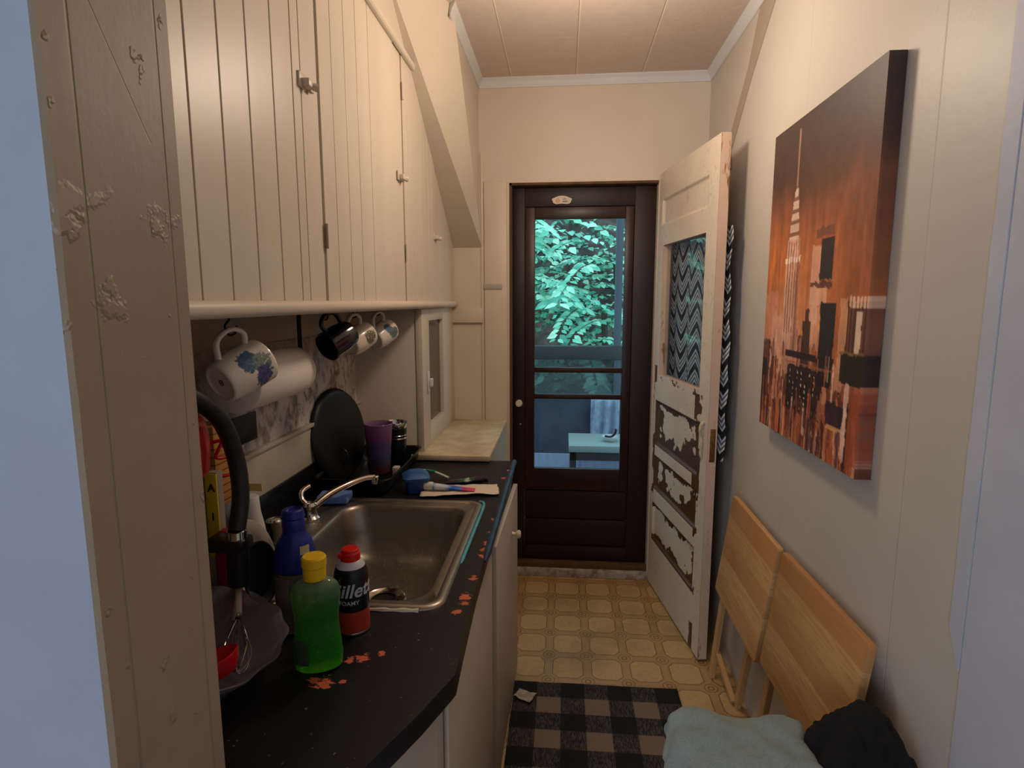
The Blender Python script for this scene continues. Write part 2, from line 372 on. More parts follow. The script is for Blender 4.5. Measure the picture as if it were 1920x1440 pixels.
# ================================================================ UPPER CABINET
ZT = 2.268; ZS = 1.452
def slope(yy): return 2.305 - (yy - 2.245) * .853
def ztop(yy): return min(ZT, slope(yy))
cab = thing('wall_cabinet', 'long cream beadboard wall cabinet above the sink, cut off by the sloping ceiling', 'cabinet', (XF, .7, 1.425))
def boards(ys, x0, x1, gap=.0022, zb=ZS):
    bm = bmesh.new()
    for a, b in zip(ys, ys[1:]):
        a_, b_ = a + gap, b - gap; pts = [(a_, zb), (b_, zb), (b_, ztop(b_) - .003)]
        yk = 2.245 + (2.305 - ZT) / .853
        if a_ < yk < b_: pts.append((yk, ZT - .003))
        pts.append((a_, ztop(a_) - .003)); prism(bm, pts, 0, x0, x1, bevel=.0008)
    return bm
slat = M('cabinet_groove', (120, 102, 84), .7)
bm = bmesh.new()
prism(bm, [(.665, 1.43), (YE, 1.43), (YE, slope(YE) - .002), (2.245, 2.300), (1.9, 2.44), (1.83, 2.497), (.665, 2.497)], 0, XW, XF - .021)
mesh_obj('carcass', bm, M('shadowed_groove_paint', (120, 104, 92), .7), cab, 0)
dA = mesh_obj('door', boards([.70, .77, .857, .943, 1.031, 1.122, 1.206, 1.245], XF - .02, XF), cream_board, cab, 0)
mesh_obj('mullion', boards([1.249, 1.335], XF - .02, XF - .002), cream_board, cab, 0)
dB = mesh_obj('door', boards([1.339, 1.415, 1.502, 1.589, 1.690, 1.935], XF - .02, XF + .001, .0014), cream_board, cab, 0)
mesh_obj('mullion', boards([1.939, 2.030], XF - .02, XF - .002), cream_board, cab, 0)
dC = mesh_obj('door', boards([2.034, 2.095, 2.155, 2.215, 2.275, 2.335, 2.395, 2.455, 2.53], XF - .02, XF + .001, .0014), cream_board, cab, 0)
mesh_obj('side_panel', boards([2.534, YE], XF - .02, XF - .001), cream_board, cab, 0)
# top trim rod and the plain panel above it
mesh_obj('top_trim', T([(XF + .008, .7, ZT + .004), (XF + .008, 2.235, ZT + .004)], .011, 12), cream, cab)
bm = bmesh.new(); prism(bm, [(.70, ZT), (2.25, ZT), (2.245, 2.302), (2.02, 2.42), (1.86, 2.497), (.70, 2.497)], 0, XF - .02, XF - .003); mesh_obj('upper_panel', bm, cream, cab, 0)
# bullnose shelf edge under the doors
bm = bmesh.new(); tube(bm, [(XF + .008, .665, 1.438), (XF + .008, YE - .02, 1.438)], .0145, 14); box(bm, (XF - .02, .665, 1.4235), (XF + .006, YE - .02, 1.4525))
mesh_obj('shelf_edge', bm, cream, cab)
knobm = M('painted_metal', (206, 194, 176), .4, bump=.4, bscale=80)
def latch(yy, zz, s, par):
    bm = bmesh.new(); box(bm, (XF, yy - .026 * s, zz - .014), (XF + .005, yy + .006 * s, zz + .016), bevel=.001)
    box(bm, (XF + .003, yy - .014 * s, zz - .011), (XF + .020, yy + .012 * s, zz + .006), bevel=.003)
    tube(bm, [(XF + .010, yy, zz - .005), (XF + .024, yy + .016 * s, zz - .006)], [.006, .009], 8); box(bm, (XF, yy + .018 * s, zz - .012), (XF + .010, yy + .034 * s, zz + .010), bevel=.002)
    o = mesh_obj('latch', bm, knobm, par); return o
latch(1.255, 1.905, 1, cab); latch(1.975, 1.862, 1, cab); latch(2.50, 1.722, 1, cab)
for yy, zz in ((1.337, 1.60), (2.032, 2.15), (2.032, 1.62)):
    bm = bmesh.new(); tube(bm, [(XF + .004, yy, zz - .028), (XF + .004, yy, zz + .028)], .004, 8); mesh_obj('hinge', bm, M('old_hinge_metal', (150, 132, 116), .5, .3) if zz == 1.60 else knobm, cab)

# ================================================================ HATCH (side window of the boxed-in end)
h = thing('window_1', '', '', (-.56, YN, .845)); del h['label']; del h['category']; h['kind'] = 'structure'
WY0, WY1, WZ0, WZ1 = 2.388, 2.672, .935, 1.372
bm = BX(((-.582, YN - .004, .846), (-.556, WY0, 1.4225)), ((-.582, WY1, .846), (-.556, YE, 1.4225)), ((-.582, WY0, .846), (-.556, WY1, WZ0)), ((-.582, WY0, WZ1), (-.556, WY1, 1.4225)), bevel=.001)
mesh_obj('window_frame', bm, cream, h)
mesh_obj('pane', BX(((-.579, WY0 - .004, WZ0 - .004), (-.574, WY1 + .004, WZ1 + .004))), M('smoky_glass', (50, 46, 38), .25, coat=.3), h)
mesh_obj('latch', BX(((-.556, 2.335, 1.075), (-.549, 2.362, 1.165)), ((-.549, 2.345, 1.10), (-.538, 2.375, 1.135)), bevel=.003), white_trim, h)
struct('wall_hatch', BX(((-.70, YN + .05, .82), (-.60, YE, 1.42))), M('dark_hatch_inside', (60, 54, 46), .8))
# cream ledge in front of the hatch and the boxing below it
bm = bmesh.new(); prism(bm, [(-.60, YN - .055), (-.284, YN - .055), (-.284, YE - .002), (-.60, YE - .002)], 2, .824, .846, bevel=.003)
led = M('worn_cream_ledge', (222, 206, 170), .45, col2=(176, 158, 124), mscale=7, bump=.2)
tag(mesh_obj('window_ledge', bm, led), 'wide cream painted ledge under the side hatch, beyond the black counter', 'ledge')
struct('wall_boxing', BX(((-.86, YN - .02, 0), (-.288, YE, .822))), M('boxing_paint', (186, 178, 162), .5, mott=.1))

# ================================================================ COUNTER AND BASE CABINET
ZK = .82
cnt = [(XW, .67), (-.275, .67), (-.213, .808), (-.182, .890), (-.177, .905), (-.181, 1.0), (-.188, 1.213), (-.190, 2.25), (XW, 2.25)]
hole = rrect(-.745, 1.125, -.27, 1.735, .03, 3)
k = NT('black_counter_paint'); P, x, y, z = k.pos()
near = k.step(x, -.232, .03); n4 = k.noise(k.scaled(P, (.6, 1.3, 1)), 120, 4, .7)
n1 = k.noise(P, 34, 5, .65); n2 = k.noise(P, 85, 4, .6); n3 = k.noise(P, 14, 3)
c = k.mix(k.noise(P, 5, 4), lin((14, 14, 15)), lin((25, 24, 24)))
c = k.mix(k.math('MULTIPLY', k.step(n2, .70, .03), .8), c, lin((120, 118, 120)))
def blob(cx, cy, r):
    d = k.math('SQRT', k.math('ADD', k.math('POWER', k.math('SUBTRACT', x, cx), 2), k.math('POWER', k.math('SUBTRACT', y, cy), 2)))
    return k.below(k.math('ADD', d, k.math('MULTIPLY_ADD', n4, r * 5, -r * 2.5)), r * .9, r * .12)
chips = None
for cx, cy, r in ((-.352, .935, .011), (-.372, .925, .009), (-.322, .952, .007), (-.392, .862, .014), (-.410, .866, .009), (-.362, .868, .005), (-.200, 1.253, .009), (-.204, 1.165, .013), (-.202, 1.14, .009), (-.212, 1.105, .009), (-.193, 1.41, .012), (-.194, 1.45, .012), (-.196, 1.37, .009), (-.197, 1.62, .008), (-.195, 1.52, .007), (-.20, 2.12, .008), (-.21, 2.02, .009)):
    b_ = blob(cx, cy, r); chips = b_ if chips is None else k.math('MAXIMUM', chips, b_)
c = k.mix(k.math('MULTIPLY', near, k.step(n1, .69, .02)), c, lin((120, 64, 56)))
c = k.mix(chips, c, k.mix(n3, lin((222, 92, 40)), lin((190, 110, 90))))
k.l.new(c, k.b.inputs['Base Color']); k.b.inputs['Roughness'].default_value = .42; k.b.inputs['Specular IOR Level'].default_value = .25; k.bump(k.math('ADD', n1, chips), .25, .002)
kcounter = k.m
top = thing('countertop', 'chipped black painted worktop with a cut-off near corner, holding the steel sink', 'worktop', (-.5, 1.4, ZK - .035))
bm = bmesh.new()
def loop(pts, z_): 
    v = [bm.verts.new((p[0], p[1], z_)) for p in pts]; return v, [bm.edges.new((v[i], v[(i + 1) % len(v)])) for i in range(len(v))]
v1, e1 = loop(cnt, ZK); v2, e2 = loop(hole, ZK); bmesh.ops.triangle_fill(bm, edges=e1 + e2, use_beauty=True)
g = bmesh.ops.extrude_face_region(bm, geom=bm.faces[:]); bmesh.ops.translate(bm, verts=[q for q in g['geom'] if isinstance(q, bmesh.types.BMVert)], vec=(0, 0, -.040))
mesh_obj('slab', bm, kcounter, top)
edge_m = M('chipped_blue_edge', (30, 62, 100), .4, col2=(22, 26, 34), mscale=16, bump=.4)
pts = curve([(-.187, 1.35, ZK - .004), (-.188, 1.6, ZK - .004), (-.189, 2.0, ZK - .004), (-.190, 2.252, ZK - .004)], 6)
mesh_obj('edge_band', T(pts, [.004] + [.0105] * (len(pts) - 1), 8), edge_m, top)
mesh_obj('backsplash', BX(((XW, .67, ZK), (XW + .018, 2.25, .922)), bevel=.003), M('black_gloss_splash', (17, 17, 17), .3, mott=.3), top)
mesh_obj('backsplash', BX(((XW, 2.243, ZK), (-.30, 2.252, .826))), M('black_gloss_splash', (17, 17, 17), .3), top)
white_cab = M('grey_white_cabinet_paint', (196, 184, 168), .45, mott=.08, mscale=5, bump=.2, bscale=20, bdist=.003, stretch=(1, 1, .2))
base = thing('base_cabinet', 'greyish white base cabinet with doors standing under the black worktop', 'cabinet', (-.5, 1.4, 0))
bm = bmesh.new(); prism(bm, [(XW, .69), (-.305, .69), (-.212, .93), (-.205, 1.35), (-.192, 2.13), (XW, 2.13)], 2, .0, ZK - .20); mesh_obj('carcass', bm, white_cab, base, 0)
bm = bmesh.new(); prism(bm, [(-.30, .69), (-.212, .93), (-.205, 1.35), (-.192, 2.13), (-.212, 2.13), (-.225, 1.35), (-.232, .93), (-.32, .69)], 2, ZK - .20, ZK - .041); mesh_obj('top_rail', bm, white_cab, base, 0)
def slab_on(y0, x0, y1, x1, z0, z1, t=.016):
    bm = bmesh.new(); d = Vector((x1 - x0, y1 - y0)).normalized(); nn = Vector((d.y, -d.x)) * t
    prism(bm, [(x0, y0), (x1, y1), (x1 + nn.x, y1 + nn.y), (x0 + nn.x, y0 + nn.y)], 2, z0, z1, bevel=.002); return bm
mesh_obj('door', slab_on(.72, -.295, .92, -.219, .03, ZK - .045, .006), white_cab, base)
mesh_obj('door', slab_on(.955, -.211, 1.54, -.2025, .05, ZK - .07, .010), white_cab, base)
dr = mesh_obj('door', slab_on(1.56, -.198, 2.142, -.184, .01, ZK - .058, .016), white_cab, base)
bm = bmesh.new(); lathe(bm, [(0, 0), (.008, 0), (.006, .012), (.013, .018), (.015, .024), (.011, .030), (0, .032)], (-.170, 1.93, .648), 16, axis=(1, 0, 0)); mesh_obj('knob', bm, M('cream_knob', (214, 204, 180), .3), dr)

# ---- sink
steel = NT('brushed_steel'); k = steel; P, x, y, z = k.pos(); Q = k.scaled(P, (1, 8, 1))
c = k.mix(k.noise(P, 16, 6, .7, .8), lin((168, 160, 148)), lin((132, 122, 110))); sc = k.step(k.noise(k.scaled(P, (3, 1, 1)), 40, 5, .7), .60, .1)
c = k.mix(k.math('MULTIPLY', sc, k.math('MULTIPLY', k.below(z, .70, .02), .6)), c, lin((196, 188, 172)))
k.l.new(c, k.b.inputs['Base Color']); k.b.inputs['Metallic'].default_value = .88
k.l.new(k.math('MULTIPLY_ADD', k.noise(P, 30, 4), .2, .25), k.b.inputs['Roughness']); k.bump(k.noise(Q, 160, 3), .06, .001)
sink = thing('kitchen_sink', 'single-bowl stainless steel sink set into the black worktop', 'sink', (-.5, 1.43, ZK))
bm = bmesh.new()
def rr_(ox0, oy0, ox1, oy1, r, z_): return [(p[0], p[1], z_) for p in rrect(ox0, oy0, ox1, oy1, r, 7)]
loft(bm, [rr_(-.775, 1.10, -.242, 1.76, .045, ZK + .0005), rr_(-.773, 1.102, -.244, 1.758, .043, ZK + .004), rr_(-.767, 1.108, -.250, 1.752, .04, ZK + .0075),
          rr_(-.755, 1.118, -.262, 1.742, .036, ZK + .006), rr_(-.752, 1.121, -.265, 1.739, .036, ZK + .0025), rr_(-.672, 1.133, -.281, 1.712, .06, ZK + .0025),
          rr_(-.665, 1.139, -.288, 1.705, .062, ZK - .001), rr_(-.660, 1.144, -.293, 1.700, .065, ZK - .012), rr_(-.652, 1.152, -.300, 1.690, .07, ZK - .08),
          rr_(-.645, 1.168, -.31, 1.675, .075, ZK - .135), rr_(-.63, 1.20, -.325, 1.655, .07, ZK - .152), rr_(-.60, 1.23, -.355, 1.625, .06, ZK - .160), rr_(-.52, 1.38, -.42, 1.48, .048, ZK - .1645)], cap1=True)
mesh_obj('basin', bm, steel.m, sink, 45)
bm = bmesh.new(); lathe(bm, [(.030, .0005), (.052, .004), (.056, .007), (.059, .006), (.060, .001)], (-.470, 1.43, ZK - .162), 32); mesh_obj('drain_ring', bm, M('polished_steel', (200, 195, 188), .15, 1), sink)
bm = bmesh.new(); lathe(bm, [(0, -.004), (.018, -.003), (.036, .0015), (.030, .003)], (-.470, 1.43, ZK - .160), 24); mesh_obj('drain_strainer', bm, M('dark_drain', (40, 36, 32), .5, .6), sink)
pts = curve([(-.2405, 1.32, ZK + .002), (-.2395, 1.5, ZK + .003), (-.2385, 1.69, ZK + .003), (-.244, 1.745, ZK + .003), (-.26, 1.762, ZK + .002)], 8)
mesh_obj('teal_caulk', T(pts, [.002] + [.0045] * (len(pts) - 2) + [.002], 8), M('teal_caulk', (92, 178, 190), .5, mott=.3, mscale=30), sink)
pts = curve([(-.60, 1.098, ZK + .001), (-.4, 1.094, ZK + .002), (-.29, 1.098, ZK + .001)], 10)
mesh_obj('white_caulk', T(pts, [.003 + .003 * random.random() for _ in pts], 6), M('old_caulk', (206, 194, 172), .7, bump=.6), sink)
chrome = M('chrome', (216, 212, 206), .10, 1)
fau = thing('faucet', 'low chrome faucet with a curved lever, arching over the sink bowl', 'faucet', (-.72, 1.60, ZK))
bm = bmesh.new(); lathe(bm, [(0, 0), (.030, 0), (.030, .006), (.024, .012), (.020, .03), (.021, .042), (.016, .05), (0, .054)], (-.73, 1.57, ZK + .003), 24); mesh_obj('body', bm, chrome, fau)
pts = curve([(-.73, 1.57, ZK + .03), (-.712, 1.60, ZK + .046), (-.69, 1.64, ZK + .060), (-.655, 1.69, ZK + .072), (-.625, 1.735, ZK + .076), (-.600, 1.765, ZK + .072)], 8)
mesh_obj('spout', T(pts, [.012 - .003 * i / len(pts) for i in range(len(pts))], 14), chrome, fau)
bm = bmesh.new(); lathe(bm, [(0, 0), (.012, 0), (.013, .004), (.013, .022), (.010, .026), (0, .026)], (-.598, 1.766, ZK + .052), 16); mesh_obj('aerator', bm, chrome, fau)
pts = curve([(-.735, 1.565, ZK + .045), (-.752, 1.57, ZK + .062), (-.757, 1.585, ZK + .080), (-.745, 1.61, ZK + .090)], 8)
mesh_obj('lever', T(pts, [.010 - .004 * i / len(pts) for i in range(len(pts))], 12), chrome, fau)
cup = thing('sprayer_cup', 'small flared chrome cup on the sink deck beside the blue bottle', 'sprayer', (-.745, 1.40, ZK))
bm = bmesh.new(); lathe(bm, [(0, 0), (.020, 0), (.020, .004), (.015, .008), (.016, .035), (.024, .058), (.026, .062), (.024, .063), (.018, .045), (0, .042)], (-.745, 1.40, ZK + .003), 24); mesh_obj('holder', bm, M('worn_steel', (140, 134, 120), .3, .9), cup)
bm = bmesh.new(); lathe(bm, [(0, 0), (.017, 0), (.018, .012), (.012, .02), (0, .022)], (-.745, 1.40, ZK + .047), 20); mesh_obj('spray_head', bm, chrome, cup)

# ================================================================ THINGS ON THE WORKTOP
def smooth_prof(pts, n=6): return [(p.x, p.z) for p in curve([(a, 0, b) for a, b in pts], n)]
# green dish soap
gx, gy = -.418, .905
g = thing('dish_soap_bottle', 'clear bottle of green dish soap with a yellow cap, nearest on the worktop', 'bottle', (gx, gy, ZK))
gp = smooth_prof([(.0, .002), (.034, .001), (.040, .008), (.041, .03), (.0385, .06), (.0365, .085), (.039, .115), (.041, .135), (.036, .152), (.020, .163), (.016, .168), (.016, .176)])
gsk = NT('green_soap_plastic'); k = gsk; P, x, y, z = k.pos()
k.l.new(k.ramp(z, [(0, (0, 0, 0)), (1, (0, 0, 0))]), k.b.inputs['Emission Color']); k.b.inputs['Emission Strength'].default_value = 0
gr = k.math('DIVIDE', k.math('SUBTRACT', z, ZK), .17)
k.l.new(k.ramp(gr, [(0, lin((120, 240, 60))), (.15, lin((50, 165, 40))), (.6, lin((60, 140, 56))), (.86, lin((96, 146, 90))), (1, lin((150, 170, 146)))]), k.b.inputs['Base Color'])
_g = k.ramp(gr, [(0, lin((120, 240, 60))), (.15, lin((56, 170, 44))), (.6, lin((66, 146, 60))), (.86, lin((100, 150, 94))), (1, lin((156, 176, 150)))])
k.l.new(k.mix(k.math('MULTIPLY', k.step(k.noise(P, 70, 5, .75, .8), .60, .14), .35), _g, lin((120, 190, 60))), k.b.inputs['Base Color'])
k.b.inputs['Transmission Weight'].default_value = .55; k.b.inputs['Roughness'].default_value = .12; k.b.inputs['IOR'].default_value = 1.34; k.bump(k.noise(P, 42, 4, .6), .35, .004)
bm = bmesh.new(); lathe(bm, gp, (gx, gy, ZK + .001), 36, 1, .62, mat=Matrix.Rotation(.3, 4, 'Z')); mesh_obj('body', bm, gsk.m, g, 50)
bm = bmesh.new(); lathe(bm, [(0, .164), (.0185, .164), (.019, .168), (.019, .185), (.0205, .187), (.0205, .201), (.018, .204), (0, .204)], (gx, gy, ZK), 28); mesh_obj('cap', bm, M('yellow_cap', (236, 190, 20), .35), g)
def label_patch(par, name, m, cx, cy, r, sy, rotz, a0, a1, z0, z1, eps=.0008, n=14):
    bm = bmesh.new()
    def f(u, v):
        a = a0 + (a1 - a0) * u; q = Matrix.Rotation(rotz, 3, 'Z') @ Vector(((r + eps) * math.cos(a), (r * sy + eps) * math.sin(a), 0)); return (cx + q.x, cy + q.y, z0 + (z1 - z0) * v)
    grid(bm, n, 3, f); return mesh_obj(name, bm, m, par)
label_patch(g, 'label', M('faded_green_label', (64, 92, 62), .5, mott=.4, mscale=60), gx, gy, .0415, .62, .3, math.radians(205), math.radians(252), ZK + .018, ZK + .062)
# shaving foam can
fx, fy = -.402, 1.028
g = thing('shaving_foam_can', 'black and orange shaving foam can with a red cap', 'can', (fx, fy, ZK))
bm = bmesh.new(); R = .0325
lathe(bm, [(0, .001), (R + .0005, .001), (R + .0015, .003), (R + .0005, .006)], (fx, fy, ZK), 40, mi=3)
lathe(bm, [(R, .006), (R, .048)], (fx, fy, ZK), 40, mi=0); lathe(bm, [(R, .048), (R, .112), (.030, .124), (.027, .130)], (fx, fy, ZK), 40, mi=1)
lathe(bm, [(.027, .130), (.023, .138), (.018, .143), (.0, .144)], (fx, fy, ZK), 40, mi=2)
bmesh.ops.remove_doubles(bm, verts=bm.verts[:], dist=1e-5)
mesh_obj('can_body', bm, [M('orange_red_band', (176, 62, 38), .35), M('can_black', (14, 14, 16), .3), M('can_white', (206, 204, 206), .35), chrome], g, 50)
bm = bmesh.new(); lathe(bm, [(0, .141), (.0185, .141), (.019, .144), (.0185, .156), (.0165, .1585), (.0165, .162), (.0145, .164), (0, .164)], (fx, fy, ZK), 28); box(bm, (fx - .019, fy - .016, ZK + .148), (fx - .008, fy - .006, ZK + .158), bevel=.002)
mesh_obj('cap', bm, M('red_cap', (214, 24, 20), .3), g)
silver = M('silver_lettering', (200, 202, 208), .4)
view_a = math.atan2(-fy, -fx)   # side of the can facing the kitchen entrance
def on_can(off, zz, r=R):
    def f(x, y, z): a = view_a + (x + off) / r; return (fx + (r + .0006 + z) * math.cos(a), fy + (r + .0006 + z) * math.sin(a), ZK + zz + y)
    return f
text_part('brand_lettering', 'Gillette', .037, silver, g, on_can(.006, .090), shear=.25, bold=.0006)
text_part('product_lettering', 'FOAMY', .0115, silver, g, on_can(-.006, .067), bold=.0001)
# blue bottle
bx, by = -.515, 1.035
g = thing('spray_bottle', 'bottle with a deep blue shoulder and cap behind the green soap', 'bottle', (bx, by, ZK))
bm = bmesh.new(); lathe(bm, smooth_prof([(0, .001), (.036, .002), (.039, .01), (.039, .10), (.037, .135)], 4), (bx, by, ZK), 32); mesh_obj('body', bm, M('greyed_clear_plastic', (112, 106, 98), .25, trans=.5), g, 50)
blue = M('deep_blue_plastic', (20, 36, 128), .3)
bm = bmesh.new(); lathe(bm, smooth_prof([(.0385, .118), (.041, .122), (.039, .145), (.033, .17), (.024, .186), (.0215, .192)], 4) + [(.0215, .196), (0, .196)], (bx, by, ZK), 36); mesh_obj('sleeve', bm, blue, g, 50)
bm = bmesh.new(); lathe(bm, [(0, .192), (.021, .192), (.0215, .196), (.0215, .214), (.020, .218), (.0225, .221), (.0195, .234), (.016, .236), (.014, .232), (0, .231)], (bx, by, ZK), 28); mesh_obj('cap', bm, blue, g)
label_patch(g, 'neck_label', M('cream_tag', (214, 200, 150), .5), bx, by, .037, 1, 0, math.radians(-50), math.radians(-20), ZK + .145, ZK + .172, eps=.0)
label_patch(g, 'label', M('grey_bottle_label', (120, 112, 98), .5, mott=.3, mscale=50), bx, by, .0395, 1, 0, math.radians(195), math.radians(275), ZK + .02, ZK + .112)
# dish tray with round pan and two tumblers
tm = M('black_tray_plastic', (20, 20, 20), .28)
tr = thing('dish_tray', 'deep black dish tray beside the sink, holding the round pan and tumblers', 'tray', (-.68, 1.99, ZK))
bm = bmesh.new()
loft(bm, [rr_(-.788, 1.800, -.582, 2.218, .025, ZK + .001), rr_(-.800, 1.785, -.568, 2.225, .03, ZK + .020), rr_(-.806, 1.776, -.560, 2.229, .034, ZK + .054), rr_(-.812, 1.770, -.552, 2.234, .036, ZK + .058),
          rr_(-.811, 1.772, -.553, 2.233, .036, ZK + .061), rr_(-.803, 1.780, -.562, 2.226, .032, ZK + .056), rr_(-.797, 1.788, -.571, 2.221, .028, ZK + .020), rr_(-.786, 1.802, -.584, 2.215, .024, ZK + .004)], cap0=True, cap1=True)
mesh_obj('tray_body', bm, tm, tr, 40)
pan = thing('round_griddle', 'round black griddle pan standing on edge in the dish tray', 'pan', (-.755, 1.95, ZK + .006))
prad = .163
ax = Vector((.975, -.17, .15)).normalized()
s_, t_, d_ = frame_of(ax); pc = Vector((-.775, 1.96, ZK + .006 + prad * .99))
bm = bmesh.new(); lathe(bm, [(0, 0), (prad - .02, 0), (prad - .008, .002), (prad, .012), (prad + .002, .016), (prad - .002, .016), (prad - .012, .006), (0, .005)], pc, 56, axis=-ax, sx=1, sy=1)
# keep the disc inside the space between wall and tumblers: it is oval seen from the entrance
mesh_obj('disc', bm, M('worn_black_iron', (26, 25, 24), .42, .2, mott=.3, mscale=12), pan, 50)
bm = bmesh.new(); q0 = pc + ax * .002 - t_ * .105 + s_ * .03; tube(bm, curve([q0 + Vector((0, 0, 0)), q0 + t_ * .02 + ax * .018, q0 + t_ * .045 + ax * .018, q0 + t_ * .06], 6), .004, 8); mesh_obj('hang_loop', bm, M('worn_black_iron', (26, 25, 24), .42), pan)
ty = ZK + .007
g = thing('purple_tumbler', 'tall translucent purple plastic tumbler standing in the dish tray', 'tumbler', (-.668, 2.03, ty))
pm = NT('purple_plastic'); k = pm; P, x, y, z = k.pos(); gr = k.math('DIVIDE', k.math('SUBTRACT', z, ZK), .19)
c = k.ramp(gr, [(0, lin((104, 64, 80))), (.12, lin((140, 84, 78))), (.3, lin((106, 104, 146))), (.62, lin((116, 96, 148))), (.75, lin((156, 96, 150))), (1, lin((166, 128, 178)))])
gl = k.step(k.noise(P, 160, 3, .6), .62, .04); band = k.below(k.math('ABSOLUTE', k.math('SUBTRACT', gr, .83)), .1, .06); band2 = k.below(gr, .2, .1)
c = k.mix(k.math('MULTIPLY', gl, k.math('MAXIMUM', band, band2)), c, lin((190, 90, 70)))
k.l.new(c, k.b.inputs['Base Color']); k.b.inputs['Transmission Weight'].default_value = .5; k.b.inputs['Roughness'].default_value = .2; k.b.inputs['IOR'].default_value = 1.2
bm = bmesh.new(); lathe(bm, [(0, .002), (.036, .001), (.039, .006), (.045, .10), (.051, .178), (.0525, .184), (.051, .186), (.049, .182), (.043, .10), (.037, .014), (0, .012)], (-.668, 2.03, ty), 40); mesh_obj('cup', bm, pm.m, g, 50)
g = thing('insulated_tumbler', 'black insulated tumbler with a steel rim, behind the purple one', 'tumbler', (-.630, 2.125, ty))
bm = bmesh.new(); lathe(bm, [(0, .001), (.034, .001), (.036, .006), (.038, .10), (.0405, .150)], (-.630, 2.125, ty), 36); mesh_obj('body', bm, M('black_coated_steel', (12, 14, 20), .3), g, 50)
bm = bmesh.new(); lathe(bm, [(.0405, .150), (.0415, .152), (.043, .170), (.0425, .172), (.040, .168), (.038, .14), (0, .135)], (-.630, 2.125, ty), 36); mesh_obj('steel_rim', bm, chrome, g, 50)
bm = bmesh.new(); lathe(bm, [(.0383, .108), (.0395, .109), (.0395, .112), (.0385, .113)], (-.630, 2.125, ty), 36); lathe(bm, [(.0388, .120), (.0398, .121), (.0398, .123), (.039, .124)], (-.630, 2.125, ty), 36); mesh_obj('steel_band', bm, chrome, g)
tag(mesh_obj('paper_scrap', BX(((-.612, 2.00, ty - .002), (-.590, 2.03, ty + .028)), bevel=.001), M('cream_card', (206, 196, 170), .6)), 'cream card edge lying in the dish tray beside the purple tumbler', 'card')
# blue container
cxb, cyb = -.487, 1.855
g = thing('food_container', 'small blue plastic food container with a peaked lid on the worktop', 'container', (cxb, cyb, ZK))
bp = M('blue_container_plastic', (32, 78, 138), .38)
bm = bmesh.new(); Q = Matrix.Rotation(.35, 3, 'Z')
def rr2(hx, hy, r, z_): return [tuple(Vector((cxb, cyb, z_)) + Q @ Vector((p[0], p[1], 0))) for p in rrect(-hx, -hy, hx, hy, r, 5)]
loft(bm, [rr2(.030, .032, .012, ZK + .001), rr2(.038, .040, .014, ZK + .048)], cap0=True, cap1=True); mesh_obj('tub', bm, bp, g, 40)
bm = bmesh.new(); loft(bm, [rr2(.043, .046, .016, ZK + .046), rr2(.044, .047, .016, ZK + .054), rr2(.040, .043, .014, ZK + .057), rr2(.034, .036, .012, ZK + .063), rr2(.020, .022, .008, ZK + .071)], cap0=True, cap1=True); mesh_obj('lid', bm, M('blue_lid_plastic', (38, 92, 156), .4), g, 35)
# sponge
bm = bmesh.new(); box(bm, (-.048, -.036, 0), (.048, .036, .022), bevel=.004); bmesh.ops.transform(bm, matrix=Matrix.Translation((-.713, 1.715, ZK + .009)) @ Matrix.Rotation(.12, 4, 'Z'), verts=bm.verts[:])
tag(mesh_obj('sponge', bm, M('blue_sponge', (112, 152, 226), .9, mott=.25, mscale=60, bump=.8, bscale=180, bdist=.003)), 'light blue rectangular sponge on the sink deck behind the faucet spout', 'sponge')
# napkin, tubes, toothbrush
def crumple(x0, y0, x1, y1, z_, amp, rot, seed, nx=24, ny=16):
    bm = bmesh.new(); cx, cy = (x0 + x1) / 2, (y0 + y1) / 2
    def f(u, v):
        p = Matrix.Rotation(rot, 2) @ Vector(((u - .5) * (x1 - x0), (v - .5) * (y1 - y0)))
        return (cx + p.x + .008 * float(vn(u * 3, v * 3, 1, 2, seed)), cy + p.y + .008 * float(vn(u * 3, v * 3, 1, 2, seed + 3)), z_ + amp * float(vn(u * 4, v * 4, 1, 3, seed)))
    grid(bm, nx, ny, f); return bm
def solid(o, t): m_ = o.modifiers.new('solid', 'SOLIDIFY'); m_.thickness = t; m_.offset = 0; return o
nap = tag(solid(mesh_obj('paper_napkin', crumple(-.47, 1.80, -.215, 1.90, ZK + .002, .014, .18, 4), M('cream_napkin', (222, 206, 182), .8, bump=.5, bscale=120)), .001), 'crumpled cream paper napkin between the sink and the dark tube', 'napkin')
def flat_tube(par, m, a, b, r, flat, z_):
    a, b = Vector(a), Vector(b); n = 8; pts = [a.lerp(b, i / n) for i in range(n + 1)]
    bm = bmesh.new(); rings = []
    d = (b - a).normalized(); s = Vector((-d.y, d.x, 0))
    for i, p in enumerate(pts):
        t = i / n; wd = r * (1 + .25 * t); ht = r * flat * (1 - t) + .0015
        rings.append([tuple(p + s * wd * math.cos(q) + Vector((0, 0, 1)) * (z_ + ht * math.sin(q) + ht)) for q in [2 * PI * j / 14 for j in range(14)]])
    loft(bm, rings, cap0=True, cap1=True); return bm
g = thing('toothpaste_tube', 'small white, blue and pink toothpaste tube lying on the paper napkin', 'tube', (-.37, 1.85, ZK + .014))
tpm = NT('toothpaste_print'); k = tpm; P, x, y, z = k.pos(); u = k.math('ADD', k.math('DIVIDE', k.math('ADD', x, .425), .15), k.math('MULTIPLY_ADD', k.noise(P, 40, 2), .25, -.12))
